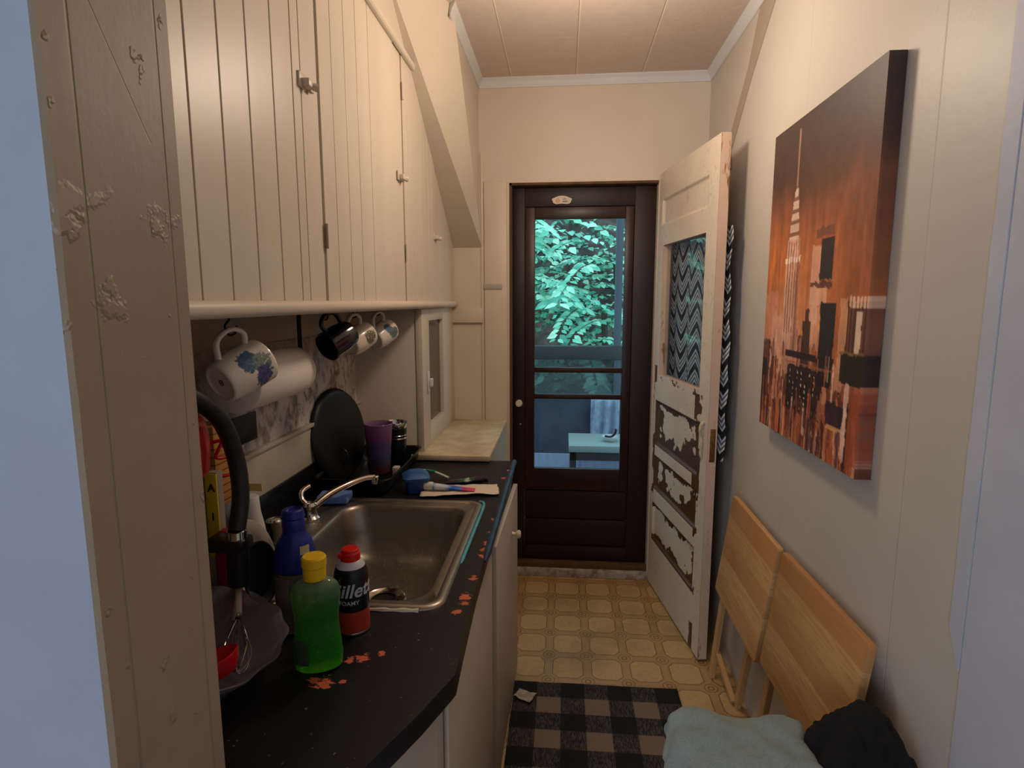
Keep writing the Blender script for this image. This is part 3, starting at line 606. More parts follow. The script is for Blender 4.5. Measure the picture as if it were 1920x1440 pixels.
k.l.new(k.ramp(u, [(0, lin((60, 120, 190))), (.12, lin((214, 220, 230))), (.3, lin((190, 205, 228))), (.42, lin((40, 90, 190))), (.62, lin((40, 120, 200))), (.7, lin((196, 40, 110))), (.9, lin((220, 60, 110)))]), k.b.inputs['Base Color']); k.b.inputs['Roughness'].default_value = .3
mesh_obj('tube_body', flat_tube(g, None, (-.425, 1.835, 0), (-.285, 1.842, 0), .013, .8, ZK + .012), tpm.m, g, 50)
bm = bmesh.new(); lathe(bm, [(0, 0), (.012, 0), (.013, .004), (.0135, .028), (.012, .031), (0, .031)], (-.424, 1.835, ZK + .026), 18, axis=(-1, -.05, 0)); mesh_obj('cap', bm, M('white_cap', (216, 214, 206), .4), g)
g = thing('ointment_tube', 'dark purple and green tube lying beyond the napkin on the worktop', 'tube', (-.34, 1.97, ZK))
dm = NT('dark_tube_print'); k = dm; P, x, y, z = k.pos(); u = k.math('ADD', k.math('DIVIDE', k.math('ADD', x, .405), .14), k.math('MULTIPLY_ADD', k.noise(P, 60, 2), .2, -.1))
k.l.new(k.ramp(u, [(0, lin((24, 22, 40))), (.3, lin((40, 34, 66))), (.45, lin((40, 110, 74))), (.55, lin((200, 214, 206))), (.62, lin((30, 90, 60))), (.72, lin((24, 22, 44)))]), k.b.inputs['Base Color']); k.b.inputs['Roughness'].default_value = .25
mesh_obj('tube_body', flat_tube(g, None, (-.275, 1.965, 0), (-.405, 1.955, 0), .016, .6, ZK + .001), dm.m, g, 50)
bm = bmesh.new(); lathe(bm, [(0, 0), (.010, 0), (.010, .016), (0, .016)], (-.274, 1.965, ZK + .012), 14, axis=(1, .05, 0)); mesh_obj('cap', bm, lamp_dark, g)
g = thing('toothbrush', 'white and green toothbrush lying behind the blue container', 'toothbrush', (-.45, 2.0, ZK))
mesh_obj('handle', T(curve([(-.525, 2.025, ZK + .022), (-.48, 2.02, ZK + .022), (-.45, 2.01, ZK + .018), (-.402, 1.985, ZK + .008)], 5), .006, 10, flat=.6), M('white_handle', (200, 204, 190), .4), g)
mesh_obj('grip', T([(-.492, 2.022, ZK + .023), (-.455, 2.012, ZK + .020)], .0068, 10, flat=.65), M('green_grip', (46, 120, 90), .5), g)

# ---- the cluttered near-left corner: drying dish, hose, plates, jars
g = thing('glass_platter', 'large scalloped clear glass platter tilted against the clutter, next to the jamb', 'dish', (-.61, .90, ZK))
bm = bmesh.new(); pc2 = Vector((-.625, .842, ZK + .066)); X2 = Matrix.Translation(pc2) @ Matrix.Rotation(math.radians(9), 4, 'Y') @ Matrix.Scale(1.1, 4)
rings = []
for r_, z_, am in ((.001, 0, 0), (.06, .0, 0), (.085, .004, .01), (.11, .022, .006), (.135, .05, .012), (.147, .062, .02), (.149, .066, .02), (.145, .066, .02), (.132, .054, .012), (.105, .028, .006), (.08, .010, .01), (.001, .006, 0)):
    rings.append([tuple(X2 @ Vector((r_ * (1 + am * math.cos(14 * a)) * math.cos(a), r_ * (1 + am * math.cos(14 * a)) * math.sin(a), z_ - .05))) for a in [2 * PI * j / 112 for j in range(112)]])
loft(bm, rings)
glm = M('ribbed_glass', (206, 196, 204), .10, trans=.80, ior=1.25, bump=.5, bscale=40, mott=.35, mscale=14)
mesh_obj('bowl', bm, glm, g, 60)
g = thing('measuring_scoop', 'bright red plastic scoop lying in the glass platter', 'scoop', (-.60, .87, ZK + .05))
redp = M('red_plastic', (190, 16, 22), .35)
sx0 = Vector((-.532, .800, ZK + .050))
bm = bmesh.new(); lathe(bm, [(0, 0), (.026, .001), (.033, .012), (.038, .028), (.0365, .029), (.031, .014), (.024, .004), (0, .003)], sx0, 28, mat=Matrix.Rotation(-.35, 4, 'Y')); mesh_obj('bowl', bm, redp, g, 50)
mesh_obj('handle', T([sx0 + Vector((-.03, .0, .035)), sx0 + Vector((-.11, -.02, .06))], .007, 8, flat=.5), redp, g)
g = thing('wire_whisk', 'thin wire whisk lying in the glass platter under the black nozzle', 'whisk', (-.57, .90, ZK + .03))
for q in range(4):
    a = q * PI / 4; sd = Vector((math.cos(a), 0, math.sin(a))) * .024; o_ = Vector((-.575, .93, ZK + .075)); d_w = Vector((.045, -.085, -.030))
    mesh_obj('wire_loop', T(curve([o_, o_ + d_w * .5 + sd * .7, o_ + d_w * .9 + sd, o_ + d_w * 1.25, o_ + d_w * .9 - sd, o_ + d_w * .5 - sd * .7, o_ + Vector((.001, 0, .001))], 6), .0012, 6), chrome, g)
mesh_obj('handle', T([Vector((-.575, .93, ZK + .075)), Vector((-.61, .995, ZK + .098))], .006, 10), M('pale_whisk_handle', (170, 160, 146), .4), g)
g = thing('black_hose', 'thick black rubber hose curving down with a steel ring at its end', 'hose', (-.62, 1.03, ZK + .10))
rub = M('black_rubber', (24, 24, 22), .42)
pts = curve([(-.66, .86, 1.315), (-.625, .90, 1.300), (-.61, .97, 1.245), (-.605, 1.005, 1.165), (-.60, 1.005, 1.09), (-.60, .985, 1.03)], 8)
mesh_obj('hose_tube', T(pts, .0155, 18), rub, g)
bm = bmesh.new(); lathe(bm, [(.0155, 0), (.018, .001), (.018, .016), (.0155, .017)], (-.60, .984, 1.014), 24); mesh_obj('steel_ring', bm, chrome, g)
bm = bmesh.new(); box(bm, (-.655, .962, .992), (-.580, 1.008, 1.016), bevel=.006); tube(bm, [(-.60, .985, 1.0), (-.602, .985, .925)], .020, 18); mesh_obj('nozzle', bm, lamp_dark, g)
tag(mesh_obj('wooden_skewer', T([(-.602, .984, .922), (-.605, .96, .865)], .0035, 6), M('clear_rod', (150, 140, 124), .3)), 'thin pale rod standing under the black nozzle in the platter', 'rod')
g = thing('dinner_plate', 'white rimmed plate standing on edge behind the black hose', 'plate', (-.64, 1.10, ZK))
pc3 = Vector((-.638, 1.085, ZK + .096)); ax3 = Vector((.88, -.42, .22)).normalized()
bm = bmesh.new(); lathe(bm, [(0, .0), (.06, .0), (.07, .004), (.100, .010), (.104, .012), (.100, .014), (.068, .009), (.058, .005), (0, .005)], pc3, 48, axis=ax3, mat=Matrix.Scale(.88, 4), sx=.6); mesh_obj('plate_body', bm, M('grey_white_ceramic', (170, 160, 150), .3), g, 50)
tag(mesh_obj('small_black_pan', L([(0, 0), (.05, 0), (.062, .008), (.064, .018), (.061, .018), (.05, .006), (0, .005)], (-.595, 1.035, ZK + .105), 40, axis=Vector((.85, -.5, .1)), sx=.55), M('dark_grey_coating', (34, 34, 36), .4)), 'small dark grey round pan standing on edge in front of the white plate', 'pan')
g = thing('paper_cup_stack', 'upturned white ribbed bottle top behind the black hose', 'bottle', (-.655, 1.13, ZK))
bm = bmesh.new(); lathe(bm, [(0, .001), (.034, .001), (.036, .01), (.036, .09), (.028, .125), (.020, .14)], (-.655, 1.13, ZK), 32); mesh_obj('body', bm, M('white_plastic', (186, 178, 172), .4), g, 50)
bm = bmesh.new(); lathe(bm, [(.029, .128), (.030, .130), (.026, .16), (.020, .19), (.018, .222), (.016, .225), (0, .225)], (-.655, 1.13, ZK), 32); mesh_obj('cap', bm, M('white_plastic_cap', (206, 200, 194), .4), g, 50)
g.name = 'white_bottle'
g = thing('pot_handle', 'curved grey handle rising behind the white bottle', 'handle', (-.74, 1.25, ZK))
mesh_obj('grip', T(curve([(-.735, 1.215, 1.015), (-.722, 1.235, .985), (-.745, 1.24, .955), (-.72, 1.265, .925), (-.715, 1.285, .87), (-.725, 1.29, .822)], 6), .009, 10, flat=.6), M('grey_handle_plastic', (150, 140, 128), .4), g)
# red basket, cardboard block, yellow label
g = thing('red_jar', 'round glossy red jar behind the black hose at the jamb', 'jar', (-.74, .98, 1.0))
bm = bmesh.new(); lathe(bm, smooth_prof([(0, .0), (.036, .004), (.043, .032), (.045, .072), (.040, .104), (.024, .12), (0, .125)], 5), (-.685, .972, 1.130), 32); mesh_obj('body', bm, M('glossy_red', (200, 44, 24), .25, mott=.35, mscale=20), g, 50)
bm = bmesh.new(); lathe(bm, [(0, 0), (.016, 0), (.016, .29), (0, .31)], (-.712, 1.005, ZK + .001), 24); mesh_obj('base', bm, M('grey_glass', (104, 108, 104), .3, trans=.3), g)
g = thing('red_wire_clip', 'red plastic wire clip hooked over the yellow block', 'clip', (-.70, 1.12, 1.1))
mesh_obj('wire', T(curve([(-.69, 1.045, 1.175), (-.665, 1.06, 1.18), (-.672, 1.05, 1.150), (-.66, 1.075, 1.145), (-.65, 1.085, 1.142), (-.652, 1.085, 1.115), (-.66, 1.065, 1.110), (-.68, 1.045, 1.112)], 6), .0035, 8), redp, g)
kd = NT('stacked_yellow_card'); k = kd; P, x, y, z = k.pos()
ln = k.below(k.math('ABSOLUTE', k.math('SUBTRACT', k.math('FRACT', k.math('MULTIPLY', z, 62)), .5)), .08, .08)
k.l.new(k.mix(ln, lin((176, 124, 52)), lin((96, 56, 20))), k.b.inputs['Base Color']); k.b.inputs['Roughness'].default_value = .7
g = thing('yellow_block', 'ochre block of stacked sheets behind the black hose', 'block', (-.73, 1.20, ZK))
mesh_obj('sheets', BX(((-.78, 1.09, 1.03), (-.70, 1.15, 1.20)), bevel=.002), kd.m, g)
mesh_obj('carton', BX(((-.785, 1.08, ZK + .001), (-.695, 1.16, 1.03)), bevel=.003), M('blue_grey_wrap', (112, 118, 122), .4, mott=.5, mscale=30), g)
g = thing('caution_tag_box', 'narrow box with a yellow lettered spine beside the jamb', 'box', (-.70, 1.05, ZK))
mesh_obj('carton', BX(((-.715, 1.03, ZK + .001), (-.661, 1.05, 1.125)), bevel=.001), M('grey_carton', (150, 140, 122), .6, mott=.2), g)
mesh_obj('spine', BX(((-.684, 1.0275, .955), (-.661, 1.0305, 1.123)), bevel=.0005), M('caution_yellow', (214, 184, 26), .5), g)
for ch, zz in (('A', 1.095), ('I', 1.037), ('C', .985)):
    text_part('lettering', ch, .022, M('print_black', (30, 22, 8), .6), g, lambda x, y, z, zz=zz: (-.672 + x, 1.0270 - z, zz + y), bold=.0006)
tag(mesh_obj('folded_note', BX(((-.742, 1.262, 1.01), (-.7, 1.264, 1.028))), M('yellow_note', (220, 190, 120), .7)), 'small pale yellow note sticking out beside the hose', 'note').rotation_euler = (0, 0, 0)
tag(mesh_obj('red_bottle', L(smooth_prof([(0, .001), (.020, .001), (.022, .01), (.022, .12), (.018, .15), (.010, .16), (0, .162)], 4), (-.652, 1.035, ZK + .030), 24), M('deep_red_plastic', (140, 20, 22), .35)), 'dark red bottle standing between the jamb and the small pan', 'bottle')

# ================================================================ UNDER THE CABINET: mugs, hooks, towel roll, outlet hole
hookm = M('black_hook_wire', (18, 16, 15), .4, .6)
def flower_mug(name):
    k = NT(name); P, x, y, z = k.pos(True)
    a = k.math('ARCTAN2', y, k.math('MULTIPLY', x, -1)); n_ = k.noise(P, 95, 5, .7); n2_ = k.noise(P, 140, 3, .6)
    def el(a0, z0, ra, rz): return k.below(k.math('ADD', k.math('SQRT', k.math('ADD', k.math('POWER', k.math('DIVIDE', k.math('SUBTRACT', a, a0), ra), 2), k.math('POWER', k.math('DIVIDE', k.math('SUBTRACT', z, z0), rz), 2))), k.math('MULTIPLY_ADD', n_, 1.8, -.9)), .95, .15)
    return k, a, z, n_, n2_, el
def mug_mat(name, body, cols):
    k, a, z, n_, n2_, el = flower_mug(name); c = lin(body)
    c = k.mix(0.0, c, c)
    for (a0, z0, ra, rz, col, col2, dens) in cols:
        mask = el(a0, z0, ra, rz)
        if dens < 1: mask = k.math('MULTIPLY', mask, k.step(n2_, 1 - dens, .05))
        c = k.mix(mask, c, k.mix(k.step(n2_, .5, .3), lin(col), lin(col2)))
    k.l.new(c, k.b.inputs['Base Color']); k.b.inputs['Roughness'].default_value = .25; k.b.inputs['Coat Weight'].default_value = .3; return k.m
def make_mug(label, m, r, h, rot, hook_at, drop, group, tp=.9, rim=None, name='hanging_mug', mark=True):
    """local: axis z (base at 0, mouth at h), handle towards +y; hangs by the handle"""
    g = thing(name, label, 'mug', (0, 0, 0), group)
    prof = smooth_prof([(0, .004), (r * tp * .78, .004), (r * tp * .80, 0), (r * tp * .92, .002), (r * tp, .012), (r, h * .45), (r, h * .8), (r, h)], 4) + [(r - .0015, h + .0015), (r - .004, h), (r - .004, h * .5), (r * tp - .005, .010), (0, .008)]
    body = L(prof, seg=40); mesh_obj('body', body, m, g, 50)
    bm = bmesh.new(); tube(bm, curve([(0, r - .003, h * .82), (0, r + .018, h * .88), (0, r + .034, h * .72), (0, r + .036, h * .5), (0, r + .026, h * .28), (0, r - .003, h * .18)], 6), .0075, 10, flat=.7); hd = mesh_obj('handle', bm, m, g, 60)
    if mark:
        bm = bmesh.new(); lathe(bm, [(.004, -.0), (.0045, .0008), (.0055, .0008), (.006, 0)], (0, 0, .0032), 20); lathe(bm, [(0, 0), (.0018, .0), (.0018, .0008)], (0, 0, .0030), 6); mesh_obj('maker_stamp', bm, M('stamp_ink', (40, 38, 34), .6), g)
    # orient: rot = (axis direction of mouth)
    ax = Vector(rot).normalized()                # where the mouth points
    up = Vector((0, 0, 1)); yv = (up - ax * up.dot(ax)).normalized(); xv = yv.cross(ax)
    Mx = Matrix((xv, yv, ax)).transposed()
    hang = Mx @ Vector((0, r + .032, h * .66))
    g.rotation_euler = Mx.to_euler(); g.location = Vector(hook_at) - Vector((0, 0, drop)) - hang
    return g
def make_hook(hx, hy, drop, label):
    z0 = 1.4235
    bm = tube(bmesh.new(), curve([(hx, hy, z0 + .004), (hx, hy, z0 - .006), (hx - .004, hy - .008, z0 - .018), (hx, hy - .004, z0 - drop - .006), (hx + .004, hy + .010, z0 - drop - .004), (hx + .005, hy + .016, z0 - drop + .010)], 5), .0022, 8)
    return tag(mesh_obj('cup_hook', bm, hookm), label, 'hook', 'cup hooks under the wall cabinet')
m1 = mug_mat('white_mug_blue_flower', (234, 222, 204), [(.55, .048, .50, .022, (60, 84, 112), (84, 112, 140), 1), (.20, .072, .50, .022, (90, 108, 96), (140, 150, 140), .6), (-.35, .066, .55, .021, (44, 54, 110), (90, 96, 140), .8)])
m3 = mug_mat('white_mug_green_sprig', (226, 210, 186), [(.1, .06, .6, .022, (70, 70, 46), (110, 100, 70), .6)])
m4 = mug_mat('white_mug_small_blue_flower', (226, 212, 194), [(.6, .05, .45, .018, (60, 84, 112), (84, 112, 140), 1), (.0, .065, .5, .022, (60, 80, 80), (120, 130, 130), .65)])
m2 = M('navy_black_mug', (10, 12, 22), .15, coat=.5)
HK = [(-.62, 1.04, .028), (-.62, 1.475, .014), (-.62, 1.69, .014), (-.62, 1.92, .012)]
for (hx, hy, dr_), lab in zip(HK, ('black cup hook holding the nearest big white mug', 'black cup hook holding the navy black mug', 'black cup hook holding the cream mug with a brown sprig', 'farthest black cup hook, holding the small blue-flowered mug')): make_hook(hx, hy, dr_, lab)
GR = 'mugs hanging under the wall cabinet'
make_mug('big white mug with blue flowers, hanging nearest the jamb', m1, .045, .098, (.36, .84, .38), (HK[0][0], HK[0][1] + .004, 1.4235), HK[0][2], GR)
make_mug('glossy navy black mug hanging mouth towards the room', m2, .040, .088, (-.42, -.80, -.42), (HK[1][0], HK[1][1] + .004, 1.4235), HK[1][2], GR, mark=False)
make_mug('cream mug with a brown sprig hanging right of the black one', m3, .040, .090, (.30, .85, .36), (HK[2][0], HK[2][1] + .004, 1.4235), HK[2][2], GR)
make_mug('white mug with a blue flower, hanging farthest by the niche wall', m4, .040, .090, (.30, .85, .36), (HK[3][0], HK[3][1] + .004, 1.4235), HK[3][2], GR)
g = thing('paper_towel_roll', 'roll of white paper towels mounted under the cabinet behind the mugs', 'paper towel', (-.70, 1.32, 1.27))
p0, p1 = Vector((-.70, 1.175, 1.274)), Vector((-.70, 1.455, 1.274))
bm = bmesh.new(); lathe(bm, [(.020, 0), (.060, 0), (.062, .002), (.062, .278), (.060, .28), (.020, .28), (.020, 0)], p0, 48, axis=(0, 1, 0)); mesh_obj('paper', bm, M('paper_towel', (236, 224, 210), .9, bump=.5, bscale=220, bdist=.001), g, 50)
bm = bmesh.new(); lathe(bm, [(.0185, -.003), (.020, -.003), (.020, .283), (.0185, .283), (.0185, -.003)], p0, 28, axis=(0, 1, 0)); mesh_obj('cardboard_core', bm, M('cardboard', (176, 150, 116), .8), g, 50)
hold = thing('paper_towel_holder', 'dark rod holder carrying the paper towel roll under the cabinet', 'holder', (-.70, 1.3, 1.42))
bm = bmesh.new(); tube(bm, curve([(-.70, 1.50, 1.4235), (-.70, 1.50, 1.35), (-.70, 1.498, 1.286), (-.70, 1.48, 1.274), (-.70, 1.165, 1.274)], 5), .006, 8); mesh_obj('rod', bm, hookm, hold)
bm = bmesh.new(); box(bm, (-.72, 1.47, 1.4205), (-.68, 1.52, 1.4235)); mesh_obj('mounting_plate', bm, hookm, hold)
bm = BX(((XW + .002, 1.345, 1.082), (XW + .008, 1.487, 1.158)), bevel=.002); op = tag(mesh_obj('outlet_cover', bm, lamp_dark), 'plain black rectangular plate on the stained wallpaper', 'cover plate')
tag(mesh_obj('door_sensor', BX(((-.397, YE - .016, 1.511), (-.306, YE - .010, 1.537)), bevel=.002), M('grey_white_plastic', (176, 168, 160), .4)), 'small pale plastic sensor on the casing left of the screen door', 'sensor')

# ================================================================ SCREEN DOOR
dk = M('dark_red_brown_door', (38, 16, 12), .5, mott=.35, mscale=10, bump=.3, bscale=25, stretch=(1, 1, .2))
dk2 = M('dark_red_brown_insert', (50, 22, 15), .38, mott=.4, mscale=10, bump=.3, bscale=25, stretch=(1, 1, .2))
YD = 2.985
d1 = thing('door_1', '', '', (.08, YD, .07)); del d1['label']; del d1['category']; d1['kind'] = 'structure'
bm = BX(((OX0 + .014, YD, .075), (-.197, YD + .035, 2.008)), ((.343, YD, .075), (OX1 - .002, YD + .035, 2.008)), ((-.197, YD, 1.915), (.343, YD + .035, 2.008)), ((-.197, YD, .075), (.343, YD + .035, .15)), bevel=.003)
mesh_obj('stiles', bm, dk, d1)
IY = YD + .006
GX0, GX1 = -.146, .300
bm = BX(((-.196, IY, .46), (GX0, IY + .026, 1.914)), ((GX1, IY, .46), (.342, IY + .026, 1.914)), ((GX0, IY, 1.856), (GX1, IY + .026, 1.914)), ((GX0, IY, .46), (GX1, IY + .026, .578)),
        ((GX0, IY + .004, 1.086), (GX1, IY + .022, 1.113)), ((GX0, IY + .004, .948), (GX1, IY + .022, .974)), bevel=.003)
mesh_obj('sash', bm, dk2, d1)
bm = BX(((-.196, IY + .008, .302), (.342, IY + .022, .455)), ((-.196, IY + .008, .152), (.342, IY + .022, .296)), bevel=.004); mesh_obj('kick_panel', bm, dk, d1)
mesh_obj('backing_board', BX(((-.195, IY + .020, .152), (.341, IY + .028, .56))), dk, d1)
mesh_obj('storm_glass', BX(((GX0 - .004, IY + .013, .575), (GX1 + .004, IY + .016, 1.86))), thin_glass('storm_glass', (.96, .98, 1), .02, (.1, .2, .3)), d1)
bm = bmesh.new(); lathe(bm, [(0, 0), (.014, 0), (.008, .006), (.007, .018), (.014, .024), (.0185, .032), (.016, .042), (0, .045)], (-.224, YD, .930), 24, axis=(0, -1, 0)); mesh_obj('knob', bm, M('white_porcelain', (214, 206, 176), .25), d1)
bm = bmesh.new(); lathe(bm, [(0, 0), (.006, 0), (.005, .003), (0, .004)], (-.219, YD, .815), 12, axis=(0, -1, 0)); mesh_obj('keyhole_screw', bm, chrome, d1)
# sticker
bm = bmesh.new(); sp = [(.048 * abs(math.cos(a)) ** .7 * (1 if math.cos(a) > 0 else -1) * (1 + .05 * math.sin(7 * a)), .019 * (1 + .12 * math.sin(5 * a)) * math.sin(a)) for a in [2 * PI * i / 40 for i in range(40)]]
prism(bm, [(-.014 + a, 1.945 + b) for a, b in sp], 1, YD - .0012, YD + .001); 
st = NT('sticker_print'); k = st; P, x, y, z = k.pos()
txt = k.math('MULTIPLY', k.step(k.noise(k.scaled(P, (1, 1, 2.2)), 150, 3, .6), .5, .05), k.math('MULTIPLY', k.step(x, -.012, .003), k.below(x, .024, .003)))
txt = k.math('MULTIPLY', txt, k.below(k.math('ABSOLUTE', k.math('SUBTRACT', k.math('ABSOLUTE', k.math('SUBTRACT', z, 1.945)), .006)), .004, .002))
fl = k.below(k.math('SQRT', k.math('ADD', k.math('POWER', k.math('ADD', x, .034), 2), k.math('POWER', k.math('SUBTRACT', z, 1.943), 2))), .012, .004)
c = k.mix(k.math('MULTIPLY', fl, .8), lin((214, 198, 180)), k.mix(k.noise(P, 200, 2), lin((190, 120, 30)), lin((214, 180, 130)))); c = k.mix(k.math('MULTIPLY', txt, .8), c, lin((60, 44, 30)))
k.l.new(c, k.b.inputs['Base Color']); k.b.inputs['Roughness'].default_value = .5
mesh_obj('sticker', bm, st.m, d1)

# ================================================================ OPEN PEELING DOOR
ang = math.atan2(-.989, .151)
d2 = bpy.data.objects.new('door_2', None); C.objects.link(d2); d2.location = (.452, 2.922, 0); d2.rotation_euler = (0, 0, ang); d2['kind'] = 'structure'
DW, DZ0, DZ1, DT = .690, .012, 2.047, .036
PAN = [(.045, .590, 1.805, 1.922), (.045, .592, .752, .965), (.045, .592, .528, .690), (.045, .592, .262, .445)]
HU0, HU1, HV0, HV1 = .075, .585, 1.10, 1.712
NU, NV = 172, 508
U, V = np.meshgrid(np.linspace(0, DW, NU + 1), np.linspace(DZ0, DZ1, NV + 1), indexing='ij')
dep = np.zeros_like(U); peel = np.zeros_like(U)
nb = vn(U, V, 16, 5, 1); nf = vn(U, V, 60, 3, 2); nl = vn(U * 1, V * 1, 7, 3, 5)
for i, (a, b, c_, d_2) in enumerate(PAN):
    dist = np.minimum(np.minimum(U - a, b - U), np.minimum(V - c_, d_2 - V))
    dep = np.maximum(dep, np.clip(dist / .008, 0, 1) * .011)
    if i > 0:
        dl, drr, db, dt_ = U - a, b - U, V - c_, d_2 - V
        ww = .026 + .21 * np.clip(nb - .36, 0, 1) + .02 * (nf - .5)
        wide = np.minimum(np.minimum(dl * .75, drr * .55), np.minimum(db * .95, dt_ * 2.2))
        inside = (dist > -.006)
        peel = np.maximum(peel, np.where(inside & (wide < ww) & (i < 3), 1, 0))
        if i == 3: peel = np.maximum(peel, np.where(inside & (np.minimum(np.minimum(dt_ * 1.6, drr * .9), db * 1.1) < ww * .62), 1, 0))
# stripped area on the lock stile and rails
m_ = (U > .545) & (U < .622 + .02 * (nb - .5)) & (V > .56) & (V < 1.085); peel = np.where(m_ & (nb + .15 * nf > .50), 1, peel)
m_ = (U < .045) & (V > .5) & (V < 1.14) & (nb > .50); peel = np.where(m_, 1, peel)
m_ = (U > .58) & (U < .62) & (V < 1.0) & (nb > .58); peel = np.where(m_, 1, peel)
peel = np.where((V > 1.07) & (V < 1.10) & (U > .1) & (U < .58) & (nf + nb > 1.12), .6, peel)
cr = np.abs(vn(U, V, 11, 4, 9) - .5) < .006; crack = np.where(cr & (peel == 0), 1, 0)
dep = dep + .0012 * peel - .0008 * nb
hole_ = (U > HU0) & (U < HU1) & (V > HV0) & (V < HV1)
me = bpy.data.meshes.new('leaf'); idx = np.arange((NU + 1) * (NV + 1)).reshape(NU + 1, NV + 1)
verts = np.stack([U.ravel(), dep.ravel(), V.ravel()], 1)
Uc = (U[:-1, :-1] + U[1:, 1:]) / 2; Vc = (V[:-1, :-1] + V[1:, 1:]) / 2
keep = ~((Uc > HU0) & (Uc < HU1) & (Vc > HV0) & (Vc < HV1))
quads = np.stack([idx[:-1, :-1][keep], idx[1:, :-1][keep], idx[1:, 1:][keep], idx[:-1, 1:][keep]], 1)
me.from_pydata(verts.tolist(), [], quads.tolist()); me.update()
ca = me.color_attributes.new('wear', 'FLOAT_COLOR', 'POINT'); buf = np.zeros((verts.shape[0], 4), np.float32); buf[:, 0] = peel.ravel(); buf[:, 1] = crack.ravel(); buf[:, 3] = 1
ca.data.foreach_set('color', buf.ravel())
k = NT('peeling_white_paint'); P, x, y, z = k.pos(); at = k.n('ShaderNodeVertexColor', layer_name='wear'); sp_ = k.n('ShaderNodeSeparateColor'); k.l.new(at.outputs[0], sp_.inputs[0])
pe = k.step(k.math('ADD', sp_.outputs[0], k.math('MULTIPLY_ADD', k.noise(P, 130, 4, .6), .5, -.25)), .5, .08)
pw = k.mix(k.noise(P, 7, 5), lin((226, 212, 192)), lin((206, 190, 170)))
bw = k.mix(k.noise(k.scaled(P, (1, 1, .25)), 45, 5, .7), lin((40, 24, 14)), lin((112, 76, 46)))
pw = k.mix(k.math('MULTIPLY', sp_.outputs[1], .35), pw, lin((150, 130, 106)))
k.l.new(k.mix(pe, pw, bw), k.b.inputs['Base Color']); k.b.inputs['Roughness'].default_value = .48
k.bump(k.math('SUBTRACT', k.math('MULTIPLY', k.noise(P, 60, 5, .65), .5), pe), .5, .002)
me.materials.append(k.m); leaf = bpy.data.objects.new('front_skin', me); C.objects.link(leaf); leaf.parent = d2
for p in me.polygons: p.use_smooth = True
# core: stiles and rails behind the skin
pinkw = NT('aged_edge_paint'); k = pinkw; P, x, y, z = k.pos()
k.l.new(k.mix(k.step(k.noise(k.scaled(P, (1, 1, .18)), 26, 5, .7), .60, .06), k.mix(k.noise(P, 9, 4), lin((216, 190, 168)), lin((196, 160, 132))), lin((134, 94, 60))), k.b.inputs['Base Color']); k.b.inputs['Roughness'].default_value = .5; k.bump(k.noise(P, 50, 4), .4, .002)
z_c = DT
def leafbox(a, b, c_, d_2, y0=.013, y1=None): return ((a, y0, c_), (b, y1 or DT, d_2))
bm = BX(leafbox(.001, HU0 - .001, DZ0, DZ1), leafbox(HU1 + .001, DW - .001, DZ0, DZ1), leafbox(HU0 - .001, HU1 + .001, DZ0, HV0 - .001), leafbox(HU0 - .001, HU1 + .001, HV1 + .001, DZ1))
# outer rim joining the skin to the core
box(bm, (DW - .012, .0005, DZ0), (DW + .0005, DT, DZ1)); box(bm, (0, .0005, DZ0), (.012, DT, DZ1)); box(bm, (0, .0005, DZ1 - .01), (DW, DT, DZ1 + .0006)); 
for a, b, c_, d_2 in ((HU0 - .006, HU0, HV0 - .006, HV1 + .006), (HU1, HU1 + .006, HV0 - .006, HV1 + .006), (HU0, HU1, HV0 - .006, HV0), (HU0, HU1, HV1, HV1 + .006)): box(bm, (a, .0005, c_), (b, DT, d_2))
mesh_obj('core', bm, pinkw.m, d2, 0)
mesh_obj('glass_pane', BX(((HU0 - .004, .020, HV0 - .004), (HU1 + .004, .023, HV1 + .004))), thin_glass('door_glass', (.92, .95, .97), .03, (.1, .2, .35), .015, 1.75), d2)
brass = M('old_brass', (140, 108, 60), .35, .8, mott=.4, mscale=60)
bm = BX(((DW, .009, .835), (DW + .002, .030, .965)), bevel=.0008); box(bm, (DW + .001, .013, .905), (DW + .006, .026, .935), bevel=.001); box(bm, (DW + .001, .015, .86), (DW + .004, .024, .885), bevel=.001); mesh_obj('mortise_lock', bm, brass, d2)
bm = bmesh.new(); tube(bm, curve([(.652, -.002, .985), (.656, -.014, .975), (.652, -.016, .95), (.648, -.012, .925), (.652, -.008, .90), (.648, -.010, .86), (.646, -.004, .842)], 6), [.007] * 12 + [.0055] * 25, 10); mesh_obj('pull_handle', bm, M('cream_painted_iron', (210, 190, 150), .4, mott=.3, mscale=50), d2)
mesh_obj('keyhole_plate', BX(((.618, -.001, .842), (.636, .002, .885)), bevel=.003), M('white_plate', (196, 186, 184), .4), d2)
bm = bmesh.new(); lathe(bm, [(0, 0), (.022, .0), (.022, .003), (.009, .006), (.009, .028), (.020, .034), (.026, .044), (.022, .054), (0, .058)], (.64, DT, .955), 28, axis=(0, 1, 0)); mesh_obj('round_knob', bm, M('dark_glass_knob', (52, 50, 40), .2, .3), d2)
for o in d2.children: o['_w'] = (0, 0, 0)
